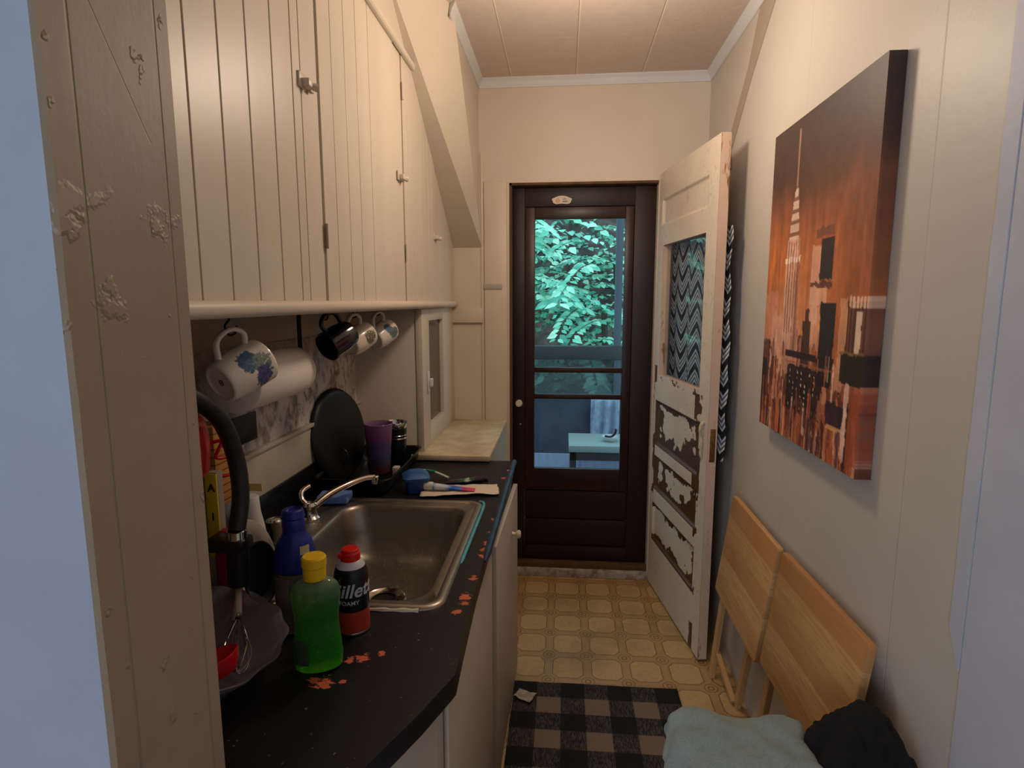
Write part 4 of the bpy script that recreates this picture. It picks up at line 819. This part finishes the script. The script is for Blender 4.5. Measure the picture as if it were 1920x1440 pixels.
# chevron curtain hung on the back of the door
k = NT('chevron_cloth'); P, x, y, z = k.pos(True)
tri = k.math('MULTIPLY', k.math('ABSOLUTE', k.math('SUBTRACT', k.math('FRACT', k.math('DIVIDE', k.math('ADD', x, 5), .118)), .5)), .14)
s1 = k.math('ADD', z, tri); s1 = k.math('ADD', s1, 5)
fr1 = k.math('FRACT', k.math('DIVIDE', s1, .088)); fr2 = k.math('FRACT', k.math('DIVIDE', s1, .022))
st1 = k.step(fr2, .50, .12)
base_ = k.mix(k.step(fr1, .42, .04), lin((30, 32, 32)), lin((96, 98, 98)))
c = k.mix(st1, base_, lin((206, 208, 206)))
c = k.mix(k.math('MULTIPLY', k.math('MULTIPLY', k.step(fr1, .1, .02), k.below(fr1, .36, .02)), 1.0), c, lin((24, 26, 27)))
k.l.new(c, k.b.inputs['Base Color']); k.b.inputs['Roughness'].default_value = .9
bm = bmesh.new()
def cf(u, v):
    zz = 1.725 - (1.725 - .815 - .03 * math.sin(u * 9)) * v
    return (.045 + (.688 - .045) * u + .006 * math.sin(v * 9 + u * 3), DT + .020 + .009 * math.sin(u * 26) * (.35 + .65 * v) + .008 * v + (.004 * math.sin(v * 30) if u > .94 else 0), zz)
grid(bm, 110, 60, cf)
cur = mesh_obj('chevron_curtain', bm, k.m, None, 60); cur.location = d2.location; cur.rotation_euler = d2.rotation_euler; solid(cur, .0015)
tag(cur, 'black and white chevron curtain hanging behind the peeling white door', 'curtain')

# ================================================================ CANVAS
CW, CH = .605, .858; NX, NZ = 170, 240
u, v = np.meshgrid(np.linspace(0, 1, NX + 1), np.linspace(0, 1, NZ + 1), indexing='ij')      # u: 0 = far (left) edge, v: 0 = top
img = np.zeros((NX + 1, NZ + 1, 3))
def put(mask, col, a=1.0):
    col = np.array(col, float) if not isinstance(col, np.ndarray) else col; m3_ = np.clip(mask, 0, 1)[..., None] * a; img[:] = img * (1 - m3_) + col * m3_
n1 = vn(u, v * .5, 9, 5, 3); n2 = vn(u * 3, v * .5, 12, 4, 4); n3 = vn(u, v, 30, 3, 6)
stops = [(0, (62, 46, 40)), (.18, (66, 44, 36)), (.30, (128, 74, 46)), (.45, (172, 96, 48)), (.6, (168, 94, 52)), (.72, (146, 82, 52)), (1, (124, 66, 42))]
t = np.clip(v + .16 * (n1 - .5) - .05 * np.exp(-((u - .55) / .25) ** 2), 0, 1)
for ch in range(3): img[..., ch] = np.interp(t, [s for s, _ in stops], [c_[ch] for _, c_ in stops])
sm = lambda x_, a_, b_: np.clip((x_ - a_) / (b_ - a_), 0, 1)
def glow(cu, cv, ru, rv, col, a): put(np.exp(-((u - cu) / ru) ** 2 - ((v - cv) / rv) ** 2), col, a)
glow(.62, .42, .30, .20, (176, 98, 54), .7); glow(.05, .45, .13, .12, (196, 112, 48), .8); glow(.48, .60, .12, .16, (206, 130, 76), .6); glow(.25, .68, .25, .12, (214, 160, 124), .7); glow(.95, .35, .15, .2, (104, 60, 44), .6)
put(sm(n2, .5, .8) * sm(v, .15, .35), (92, 50, 36), .35); put(sm(vn(u * 5, v * .8, 10, 4, 14), .52, .8) * sm(v, .2, .4), (206, 128, 78), .3)
R_ = random.Random(11)
def rect(u0, u1, v0, v1, col, a=.9, rough=.02):
    e = rough * (n3 - .5) * 2; put((u > u0 + e * .4) & (u < u1 + e * .4) & (v > v0 + e) & (v < v1 + e), col, a)
pal = [(150, 74, 40), (206, 150, 120), (226, 188, 160), (70, 34, 26), (42, 22, 20), (122, 56, 32), (178, 106, 62), (96, 46, 30), (190, 128, 92)]
for i in range(120):     # blurred mass of buildings
    u0 = R_.random() * 1.02 - .02; ww_ = .015 + .06 * R_.random(); v0 = .66 + .32 * R_.random(); rect(u0, u0 + ww_, v0, v0 + .05 + .22 * R_.random(), R_.choice(pal), .5, .03)
rect(-.01, .17, .535, .70, (190, 124, 98), .75, .02); rect(.10, .24, .60, .75, (206, 152, 126), .6, .03); rect(0, .10, .70, .82, (64, 34, 30), .7, .03)
# tall stepped spire tower with a pointed crown
rect(.305, .318, .03, .25, (150, 112, 92), .85, .001)
for q in range(14):
    v0 = .20 + q * .012; hw = .012 + .046 * (q / 13) ** .8; rect(.312 - hw, .312 + hw, v0, v0 + .013, (206, 176, 156) if q % 3 else (120, 84, 70), .85, .002)
rect(.245, .385, .365, .425, (196, 150, 124), .9, .004); rect(.225, .40, .42, .437, (232, 206, 186), .9, .006); rect(.23, .40, .437, .63, (190, 138, 112), .9, .006)
rect(.20, .43, .62, .80, (196, 146, 120), .7, .02)
for q in range(5): rect(.255 + q * .028, .266 + q * .028, .37, .66, (112, 64, 50), .6, .01); rect(.243 + q * .03, .250 + q * .03, .38, .70, (228, 200, 180), .5, .01)
rect(.36, .395, .44, .72, (120, 66, 48), .5, .01)
# second tower with a dark side, then the darker slab below it
rect(.52, .60, .40, .62, (206, 152, 126), .8, .01); rect(.60, .715, .385, .50, (40, 30, 32), .93, .004); rect(.55, .71, .352, .378, (104, 66, 52), .8, .01); rect(.52, .72, .505, .52, (78, 44, 36), .8, .01); rect(.52, .68, .52, .57, (214, 164, 134), .75, .01)
rect(.635, .765, .563, .80, (30, 22, 24), .94, .005); rect(.54, .63, .57, .70, (222, 172, 140), .6, .03); rect(.47, .55, .62, .78, (52, 30, 28), .85, .01); rect(.49, .53, .585, .62, (64, 38, 34), .85, .01)
# lit terrace at right
rect(.80, .86, .56, .80, (214, 160, 122), .6, .03); rect(.86, 1.01, .56, .70, (66, 36, 30), .85, .006)
for q in range(6): rect(.868 + q * .025, .886 + q * .025, .548, .575, (224, 180, 150), .85, .004); rect(.874 + q * .025, .879 + q * .025, .575, .69, (150, 96, 74), .6, .003)
rect(.925, .965, .585, .69, (226, 196, 170), .85, .006); rect(.83, 1.01, .695, .77, (32, 22, 18), .93, .005); rect(.82, 1.0, .688, .696, (128, 92, 56), .8, .003)
# dark block with lit windows across the lower left
rect(.30, .78, .715, .735, (36, 20, 18), .92, .004); rect(.30, .77, .748, .754, (140, 92, 58), .8, .002); rect(.33, .70, .76, .90, (34, 19, 20), .88, .008)
for a_ in range(8):
    for b_ in range(7):
        if R_.random() < .6: rect(.36 + a_ * .042, .369 + a_ * .042, .775 + b_ * .018, .781 + b_ * .018, (226, 196, 160), .85, .0008)
rect(0, .06, .76, .95, (32, 18, 18), .85, .01)
cols_ = [(232, 190, 160), (210, 132, 86), (150, 74, 44), (62, 30, 26), (34, 20, 24), (190, 104, 60), (110, 52, 36), (52, 40, 62), (170, 84, 46)]
for i in range(110):
    u0 = R_.random(); v0 = .80 + .16 * R_.random(); rect(u0, u0 + .006 + .022 * R_.random(), v0, v0 + .04 + .14 * R_.random(), R_.choice(cols_), .6, .02)
for i in range(40):
    u0 = .08 + .2 * R_.random() + (.5 if R_.random() < .3 else 0); v0 = .64 + .2 * R_.random(); rect(u0, u0 + .008 + .01 * R_.random(), v0, v0 + .03 + .08 * R_.random(), R_.choice([(236, 200, 176), (80, 40, 32), (190, 112, 76)]), .6, .01)
rect(.74, .88, .83, .90, (40, 26, 34), .85, .01); rect(.75, .9, .895, .905, (214, 160, 104), .8, .003); rect(.88, .91, .76, .98, (236, 196, 176), .7, .02); rect(.93, 1.0, .78, .97, (150, 70, 44), .7, .02)
img *= 1.12
img *= (.90 + .2 * n3[..., None]); img = np.clip(img, 0, 255)
lin_img = np.where(img / 255 <= .04045, img / 255 / 12.92, ((img / 255 + .055) / 1.055) ** 2.4)
CX0, CX1, CY0, CY1, CZ1, CZ0 = .634, .6685, 1.911, 1.288, 1.939, 1.065
vv = np.stack([np.full_like(u, CX0), CY0 + (CY1 - CY0) * u, CZ1 + (CZ0 - CZ1) * v], -1).reshape(-1, 3); cc = lin_img.reshape(-1, 3)
idx = np.arange((NX + 1) * (NZ + 1)).reshape(NX + 1, NZ + 1); Q4 = np.stack([idx[:-1, :-1], idx[1:, :-1], idx[1:, 1:], idx[:-1, 1:]], -1).reshape(-1, 4).tolist()
vv = vv.tolist(); cc = cc.tolist()
border = [idx[i, 0] for i in range(NX + 1)] + [idx[NX, j] for j in range(1, NZ + 1)] + [idx[i, NZ] for i in range(NX - 1, -1, -1)] + [idx[0, j] for j in range(NZ - 1, 0, -1)]
prev = [int(b) for b in border]
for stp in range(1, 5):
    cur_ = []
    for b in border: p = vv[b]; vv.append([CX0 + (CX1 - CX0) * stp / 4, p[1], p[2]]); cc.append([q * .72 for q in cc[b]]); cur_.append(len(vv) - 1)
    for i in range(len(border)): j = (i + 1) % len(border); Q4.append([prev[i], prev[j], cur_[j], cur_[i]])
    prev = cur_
me = bpy.data.meshes.new('canvas'); me.from_pydata(vv, [], Q4); me.update()
ca = me.color_attributes.new('paint', 'FLOAT_COLOR', 'POINT'); ca.data.foreach_set('color', np.hstack([np.array(cc), np.ones((len(cc), 1))]).astype(np.float32).ravel())
k = NT('painted_canvas'); at = k.n('ShaderNodeVertexColor', layer_name='paint'); P, x, y, z = k.pos(); k.l.new(at.outputs[0], k.b.inputs['Base Color']); k.b.inputs['Roughness'].default_value = .5; k.bump(k.noise(P, 300, 2), .2, .001)
me.materials.append(k.m)
pt = thing('wall_canvas', 'large unframed canvas of a brown and orange city skyline on the right wall', 'painting', (CX1, 1.57, CZ0))
cv = bpy.data.objects.new('canvas', me); C.objects.link(cv); cv.parent = pt; me.transform(Matrix.Translation(-Vector(pt.location)))
mesh_obj('stretcher_frame', BX(((.640, 1.30, 1.08), (.668, 1.33, 1.92)), ((.640, 1.865, 1.08), (.668, 1.895, 1.92)), ((.640, 1.33, 1.08), (.668, 1.865, 1.11)), ((.640, 1.33, 1.89), (.668, 1.865, 1.92))), M('pine', (190, 150, 100), .6), pt)

# ================================================================ FOLDING TABLES
wd = NT('oiled_beech'); k = wd; P, x, y, z = k.pos(True)
fl = k.math('FLOOR', k.math('DIVIDE', k.math('ADD', y, 1.0), .074)); rnd = k.n('ShaderNodeTexWhiteNoise', noise_dimensions='1D'); k.l.new(fl, rnd.inputs['W'])
Q = k.scaled(P, (2.2, 26, 26)); gn = k.noise(Q, 3.0, 5, .6, 1.2)
c = k.ramp(gn, [(.3, lin((196, 148, 92))), (.5, lin((216, 172, 114))), (.7, lin((228, 190, 134)))])
c = k.mix(k.math('MULTIPLY', rnd.outputs[0], .8), c, lin((176, 118, 64)))
k.l.new(c, k.b.inputs['Base Color']); k.b.inputs['Roughness'].default_value = .42; k.bump(gn, .08, .001)
wl = M('beech_leg', (206, 160, 106), .5, mott=.2, mscale=12, stretch=(1, 1, .2))
def tray_table(TL, TR, BL, label, legs):
    TL, TR, BL = map(Vector, (TL, TR, BL)); W_ = (TR - TL).length; H_ = (BL - TL).length
    g = thing('folding_tray_table', label, 'table', (.6, (TL.y + TR.y) / 2, 0), 'folding tray tables leaning on the wall')
    ex = (TR - TL).normalized(); ez = (TL - BL); ez = (ez - ex * ez.dot(ex)).normalized(); ey = ez.cross(ex)
    bm = bmesh.new(); prism(bm, rrect(-W_ / 2, -H_ / 2, W_ / 2, H_ / 2, .012, 3), 2, -.009, .009, bevel=.003)
    o = mesh_obj('tabletop', bm, wd.m, None, 35); o.parent = g; cen = TL.lerp(TR, .5) - ez * H_ / 2
    n_ = ex.cross(ez)
    o.matrix_local = Matrix.Translation(cen - g.location - n_ * .0) @ Matrix((ex, ez, n_)).transposed().to_4x4()
    for a, b, wdt in legs:
        a, b = Vector(a), Vector(b); d = (b - a).normalized(); bm = bmesh.new(); s = Vector((1, 0, 0)); s = (s - d * s.dot(d)).normalized(); t = d.cross(s)
        r_ = [[tuple(p + s * i * .009 + t * j * wdt / 2) for i, j in ((-1, -1), (1, -1), (1, 1), (-1, 1))] for p in (a, b)]
        loft(bm, r_, cap0=True, cap1=True); bmesh.ops.bevel(bm, geom=bm.edges[:], offset=.002, segments=1, affect='EDGES'); mesh_obj('leg', bm, wl, g)
    return g
tray_table((.640, 2.135, .742), (.640, 1.675, .735), (.592, 2.12, .372), 'beech folding tray table nearer the open door, leaning on the wall',
           [((.625, 2.09, .60), (.590, 2.150, .002), .030), ((.628, 1.76, .60), (.640, 1.985, .002), .030), ((.603, 2.142, .115), (.628, 1.99, .012), .022), ((.640, 1.80, .5), (.640, 2.05, .5), .022)])
tray_table((.640, 1.645, .742), (.640, 1.165, .752), (.592, 1.625, .402), 'beech folding tray table leaning on the wall behind the towels, nearer the camera',
           [((.625, 1.59, .60), (.590, 1.66, .002), .030), ((.628, 1.25, .60), (.640, 1.45, .002), .030), ((.603, 1.65, .115), (.628, 1.46, .012), .022), ((.640, 1.30, .5), (.640, 1.55, .5), .022)])
# ================================================================ RUG
k = NT('buffalo_plaid_weave'); P, x, y, z = k.pos()
bx_ = k.step(k.math('FRACT', k.math('DIVIDE', k.math('ADD', x, .169 + 1.74), .174)), .5, .02); by_ = k.step(k.math('FRACT', k.math('DIVIDE', k.math('ADD', k.math('MULTIPLY', y, -1), 2.050 + 1.66), .166)), .5, .02)
hn = k.noise(k.scaled(P, (9, 1.6, 1)), 38, 4, .7)
blk, tn = lin((13, 11, 11)), lin((134, 112, 94))
mixc = k.mix(k.step(hn, .52, .12), lin((26, 23, 21)), lin((84, 74, 62)))
c = k.mix(k.math('MULTIPLY', bx_, by_), k.mix(k.math('MAXIMUM', bx_, by_), blk, mixc), k.mix(hn, tn, lin((120, 100, 84))))
k.l.new(c, k.b.inputs['Base Color']); k.b.inputs['Roughness'].default_value = .95; k.bump(k.math('ADD', k.noise(k.scaled(P, (1, 6, 1)), 90, 3), hn), .6, .003)
bm = bmesh.new()
def rf(u, v):
    xx = -.172 + .612 * u; yy = 2.052 - .92 * v; return (xx + .004 * (float(vn(v * 9, 1)) - .5), yy + .010 * (float(vn(u * 4, 2)) - .5), .0075 + .002 * float(vn(u * 6, v * 8)))
grid(bm, 40, 50, rf); rug = mesh_obj('floor_rug', bm, k.m, None, 60); m_ = rug.modifiers.new('s', 'SOLIDIFY'); m_.thickness = .006; m_.offset = -1
tag(rug, 'woven black and tan buffalo plaid rug on the patterned floor', 'rug')
bm = crumple(-.165, 1.925, -.095, 1.975, .011, .02, -.4, 12, 14, 10); tag(solid(mesh_obj('paper_scrap', bm, M('grey_tissue', (176, 164, 144), .9, bump=.5)), .001), 'crumpled pale tissue on the rug against the base cabinet', 'tissue')

# ================================================================ HAMPER AND TOWELS
g = thing('laundry_hamper', 'white plastic laundry hamper under the green towel and black cloth', 'hamper', (.46, 1.0, 0))
wh = M('white_hamper_plastic', (214, 214, 220), .4)
bm = bmesh.new()
loft(bm, [[(p[0], p[1], .002) for p in rrect(.305, .86, .625, 1.10, .05)], [(p[0], p[1], .545) for p in rrect(.272, .835, .650, 1.135, .05)], [(p[0], p[1], .545) for p in rrect(.276, .839, .646, 1.131, .047)], [(p[0], p[1], .012) for p in rrect(.309, .864, .621, 1.096, .047)]], cap0=True, cap1=True)
mesh_obj('basket', bm, wh, g, 40)
bm = bmesh.new(); pts = [(p[0], p[1], .548) for p in rrect(.270, .833, .652, 1.137, .052)]; tube(bm, pts, .008, 8, closed=True); mesh_obj('rim', bm, wh, g)
def drape(name, m, x0, y0, x1, y1, ov, ztop, seed, lab, cat, amp=.012, rot=0, rnd_=.03, n=70, top_amp=.02):
    bm = bmesh.new(); cx, cy = (x0 + x1) / 2, (y0 + y1) / 2; hx, hy = (x1 - x0) / 2, (y1 - y0) / 2
    def f(u, v):
        px, py = (u - .5) * 2 * (hx + ov), (v - .5) * 2 * (hy + ov)
        qx, qy = max(-hx, min(hx, px)), max(-hy, min(hy, py)); ox, oy = px - qx, py - qy; o_ = math.hypot(ox, oy)
        nn_ = float(vn(u, v, 9, 3, seed)) - .5; n2_ = float(vn(u * 2.2, v * 2.2, 9, 3, seed + 5)) - .5
        z_ = ztop + top_amp * 2 * nn_ - (o_ if o_ > rnd_ else o_ * o_ / (2 * rnd_)) - (rnd_ / 2 if o_ > rnd_ else 0)
        out = min(o_, rnd_) * .8 + .012 * min(1, o_ / .05) * (1 + 2 * nn_)
        if o_ > 1e-6: qx += ox / o_ * out + n2_ * amp * min(1, o_ / .05) * 2; qy += oy / o_ * out + nn_ * amp * min(1, o_ / .05) * 2
        p = Matrix.Rotation(rot, 2) @ Vector((qx, qy)); return (cx + p.x, cy + p.y, z_ + n2_ * .006)
    grid(bm, n, n, f); o = mesh_obj(name, bm, m, None, 75); solid(o, .007); o.modifiers['solid'].offset = 1; sb = o.modifiers.new('sub', 'SUBSURF'); sb.levels = 1; sb.render_levels = 1
    return tag(o, lab, cat)
k = NT('green_terry'); P, x, y, z = k.pos()
k.l.new(k.mix(k.noise(P, 14, 4), lin((172, 190, 176)), lin((138, 160, 158))), k.b.inputs['Base Color']); k.b.inputs['Roughness'].default_value = .95; k.b.inputs['Sheen Weight'].default_value = .4
k.bump(k.math('ADD', k.noise(P, 260, 3, .7), k.noise(P, 60, 3)), 1, .008)
drape('green_towel', k.m, .262, .90, .455, 1.105, .20, .607, 21, 'sea green terry towel draped over the hamper, left of the black cloth', 'towel', amp=.034, top_amp=.014)
bk = M('black_cloth', (8, 7, 8), .95, bump=.5, bscale=120, mott=.3)
bm = bmesh.new()
def bf(u, v):
    a = 2 * PI * u; r_ = v; nn_ = float(vn(3 + math.cos(a) * 1.3, 3 + math.sin(a) * 1.3, 1.6, 3, 31)) - .5; n2_ = float(vn(3 + r_ * 3 * math.cos(a), 3 + r_ * 3 * math.sin(a), 1, 4, 33)) - .5
    rr_x = .105 * (1 + .25 * nn_) * (r_ ** .85); rr_y = .135 * (1 + .3 * nn_) * (r_ ** .85)
    zz = .700 - .13 * r_ ** 1.5 + .06 * n2_ * min(1, r_ * 3)
    if r_ > .8: zz -= (r_ - .8) * .35
    return (.562 + rr_x * math.cos(a), 1.02 + .015 + rr_y * math.sin(a) * 1.0, zz)
grid(bm, 72, 40, bf); bmesh.ops.remove_doubles(bm, verts=bm.verts[:], dist=1e-4); o = mesh_obj('black_sweater', bm, bk, None, 75); tag(o, 'crumpled black cloth heaped on the right of the hamper', 'cloth')

# ================================================================ OUTSIDE: porch, bench, bushes, bank
pw_ = M('slate_blue_porch_paint', (52, 66, 84), .6, mott=.3, mscale=6)
pwh = M('porch_white_boards', (150, 170, 200), .6, mott=.2, mscale=8, stretch=(6, 1, .4))
struct('floor_porch', BX(((-3, 3.07, -.06), (3, 5.0, -.01))), M('porch_deck', (96, 112, 130), .6, mott=.3))
pr_ = thing('porch_railing', 'dark grey porch railing with a square post seen through the screen door', 'railing', (.1, 4.6, 0))
rail = M('dark_teal_rail', (38, 46, 50), .55)
mesh_obj('top_rail', BX(((-2.2, 4.55, 1.00), (2.2, 4.66, 1.105)), bevel=.006), rail, pr_)
mesh_obj('post', BX(((.395, 4.56, -.01), (.445, 4.64, 3.0)), bevel=.004), M('grey_blue_post', (64, 78, 92), .6), pr_)
mesh_obj('lower_wall', BX(((-2.2, 4.58, .24), (2.2, 4.63, .70))), pw_, pr_)
mesh_obj('dimming_screen', BX(((-2.2, 4.60, .70), (2.2, 4.602, 1.0))), thin_glass('dimming_mesh', (.62, .66, .70), .38, (.12, .13, .14), .4, 1.1), pr_)  # dark see-through sheet added below the rail to dim the foliage behind
mesh_obj('skirt_board', BX(((-2.2, 4.56, -.01), (2.2, 4.60, .24))), pwh, pr_)
bn = thing('porch_bench', 'low white-topped porch bench outside the door', 'bench', (.4, 4.0, 0))
mesh_obj('seat', BX(((.045, 3.80, .455), (1.3, 4.18, .500)), bevel=.004), M('bench_green_white', (128, 150, 150), .5), bn)
mesh_obj('apron', BX(((.055, 3.82, .395), (1.29, 3.845, .455))), rail, bn)
for xx, yy in ((.075, 3.84), (.075, 4.14), (1.25, 3.84), (1.25, 4.14)): mesh_obj('leg', BX(((xx - .02, yy - .02, -.01), (xx + .02, yy + .02, .455))), rail, bn)
mesh_obj('back_board', BX(((.12, 4.14, -.01), (1.29, 4.16, .395))), pwh, bn)
g = thing('shell_dish', 'small pale dish with a dark stem on the porch bench', 'dish', (.33, 3.95, .5))
bm = bmesh.new(); lathe(bm, [(0, .001), (.03, .001), (.05, .02), (.055, .035), (.05, .035), (.03, .008), (0, .006)], (.325, 3.95, .50), 24); mesh_obj('bowl', bm, M('pale_shell', (180, 190, 190), .4), g)
mesh_obj('stem', T(curve([(.29, 3.93, .54), (.33, 3.93, .535), (.36, 3.93, .56), (.365, 3.93, .59)], 4), .008, 8), lamp_dark, g)
mesh_obj('porch_cloth', (lambda bm: (grid(bm, 20, 24, lambda u, v: (.22 + .22 * u, 4.50 + .02 * math.sin(u * 18 + v * 2), .70 - .58 * v)), bm)[1])(bmesh.new()), M('white_plastic_sheet', (150, 172, 196), .4, mott=.4, mscale=20))
bpy.data.objects['porch_cloth'].name = 'plastic_sheet'; tag(solid(bpy.data.objects['plastic_sheet'], .002), 'crinkled white plastic sheet hanging against the porch wall behind the bench', 'sheet')
# wooded bank
bm = bmesh.new(); grid(bm, 60, 50, lambda u, v: (-7 + 14 * u, 5.6 + 9 * v, -1.2 + 8.6 * v ** 1.15 + .8 * (float(vn(u * 8, v * 8, 1, 4, 8)) - .5)))
k = NT('wooded_bank'); P, x, y, z = k.pos(); k.l.new(k.ramp(k.noise(P, 3.2, 7, .7), [(.35, lin((24, 30, 24))), (.5, lin((66, 58, 52))), (.62, lin((96, 84, 78))), (.75, lin((30, 60, 44)))]), k.b.inputs['Base Color']); k.b.inputs['Roughness'].default_value = .9; k.bump(k.noise(P, 9, 5), .8, .05)
o = mesh_obj('ground', bm, k.m, None, 60); o['kind'] = 'structure'
lv = NT('leaf_green'); k = lv; P, x, y, z = k.pos(); oi = k.n('ShaderNodeNewGeometry')
k.l.new(k.ramp(oi.outputs['Random Per Island'], [(0, lin((60, 150, 128))), (.4, lin((100, 204, 172))), (.75, lin((146, 230, 196))), (1, lin((190, 250, 216)))]), k.b.inputs['Base Color'])
k.b.inputs['Roughness'].default_value = .4; k.b.inputs['Subsurface Weight'].default_value = 0
bark = M('branch_bark', (78, 66, 58), .9)
def bush(cx, cy, cz, label, seed, nsp, spread, h, leaf=.12):
    R_ = random.Random(seed); g = thing('leafy_bush', label, 'bush', (cx, cy, cz), 'leafy bushes beyond the porch railing')
    lb = bmesh.new(); bb = bmesh.new(); trunk = [Vector((cx, cy, cz)), Vector((cx + .1, cy, cz + h * .5)), Vector((cx + .05, cy, cz + h))]; tube(bb, curve(trunk, 4), .035, 6)
    def add_leaf(p, d, n_, s):
        side = d.cross(n_).normalized(); n_ = side.cross(d).normalized()
        pts = [p, p + d * s * .3 + side * s * .27 + n_ * s * .04, p + d * s * .65 + side * s * .22 + n_ * s * .03, p + d * s - n_ * s * .06, p + d * s * .65 - side * s * .22 + n_ * s * .03, p + d * s * .3 - side * s * .27 + n_ * s * .04, p + d * s * .45 - n_ * s * .02]
        vs = [lb.verts.new(q) for q in pts]
        for a, b in ((0, 1), (1, 2), (2, 3), (3, 4), (4, 5), (5, 0)): lb.faces.new((vs[a], vs[b], vs[6]))
    for i in range(nsp):
        zz = cz + h * (.05 + .95 * R_.random()); a = R_.uniform(-PI, 0) if R_.random() < .75 else R_.uniform(0, PI)
        p = Vector((cx + R_.uniform(-.3, .3) * spread, cy + R_.uniform(-.2, .2), zz)); d = Vector((math.cos(a) * 1.3, math.sin(a) * .7, R_.uniform(-.1, .35))).normalized(); ln_ = spread * R_.uniform(.5, 1); path = [p.copy()]
        for s_i in range(14):
            p = p + d * ln_ / 14; d = (d + Vector((R_.uniform(-.12, .12), R_.uniform(-.12, .12), -.06))).normalized(); path.append(p.copy())
            for sd_ in (-1, 1):
                s = leaf * R_.uniform(.6, 1.15); sv = d.cross(Vector((0, 0, 1))).normalized() * sd_
                ld = (d * .5 + sv + Vector((0, 0, R_.uniform(-.45, .05)))).normalized(); add_leaf(p + sv * .01, ld, Vector((R_.uniform(-.35, .35), -.75 + R_.uniform(-.3, .3), .8)).normalized(), s)
        tube(bb, path[::3], [.008, .007, .005, .004, .003][:len(path[::3])], 4)
    mesh_obj('foliage', lb, lv.m, g, 0); mesh_obj('branches', bb, bark, g, 60)
bush(-.7, 6.1, -.6, 'green bush left beyond the porch railing, seen through the door glass', 1, 85, 1.2, 2.9, .13)
bush(.5, 6.4, -.6, 'green bush in the middle beyond the railing, behind the porch post', 2, 95, 1.2, 2.5, .13)
bush(1.5, 7.4, -.4, 'green bush at the right beyond the porch post', 3, 60, 1.4, 3.4, .13)
bush(.35, 5.9, -1.3, 'low green bush close behind the railing, in front of the others', 5, 70, 1.0, 2.7, .11)
bush(.0, 8.9, 1.2, 'taller dark green bush up the bank, behind the others', 4, 60, 1.9, 3.2, .15)
for o in bpy.data.objects:
    if '_w' in o: del o['_w']
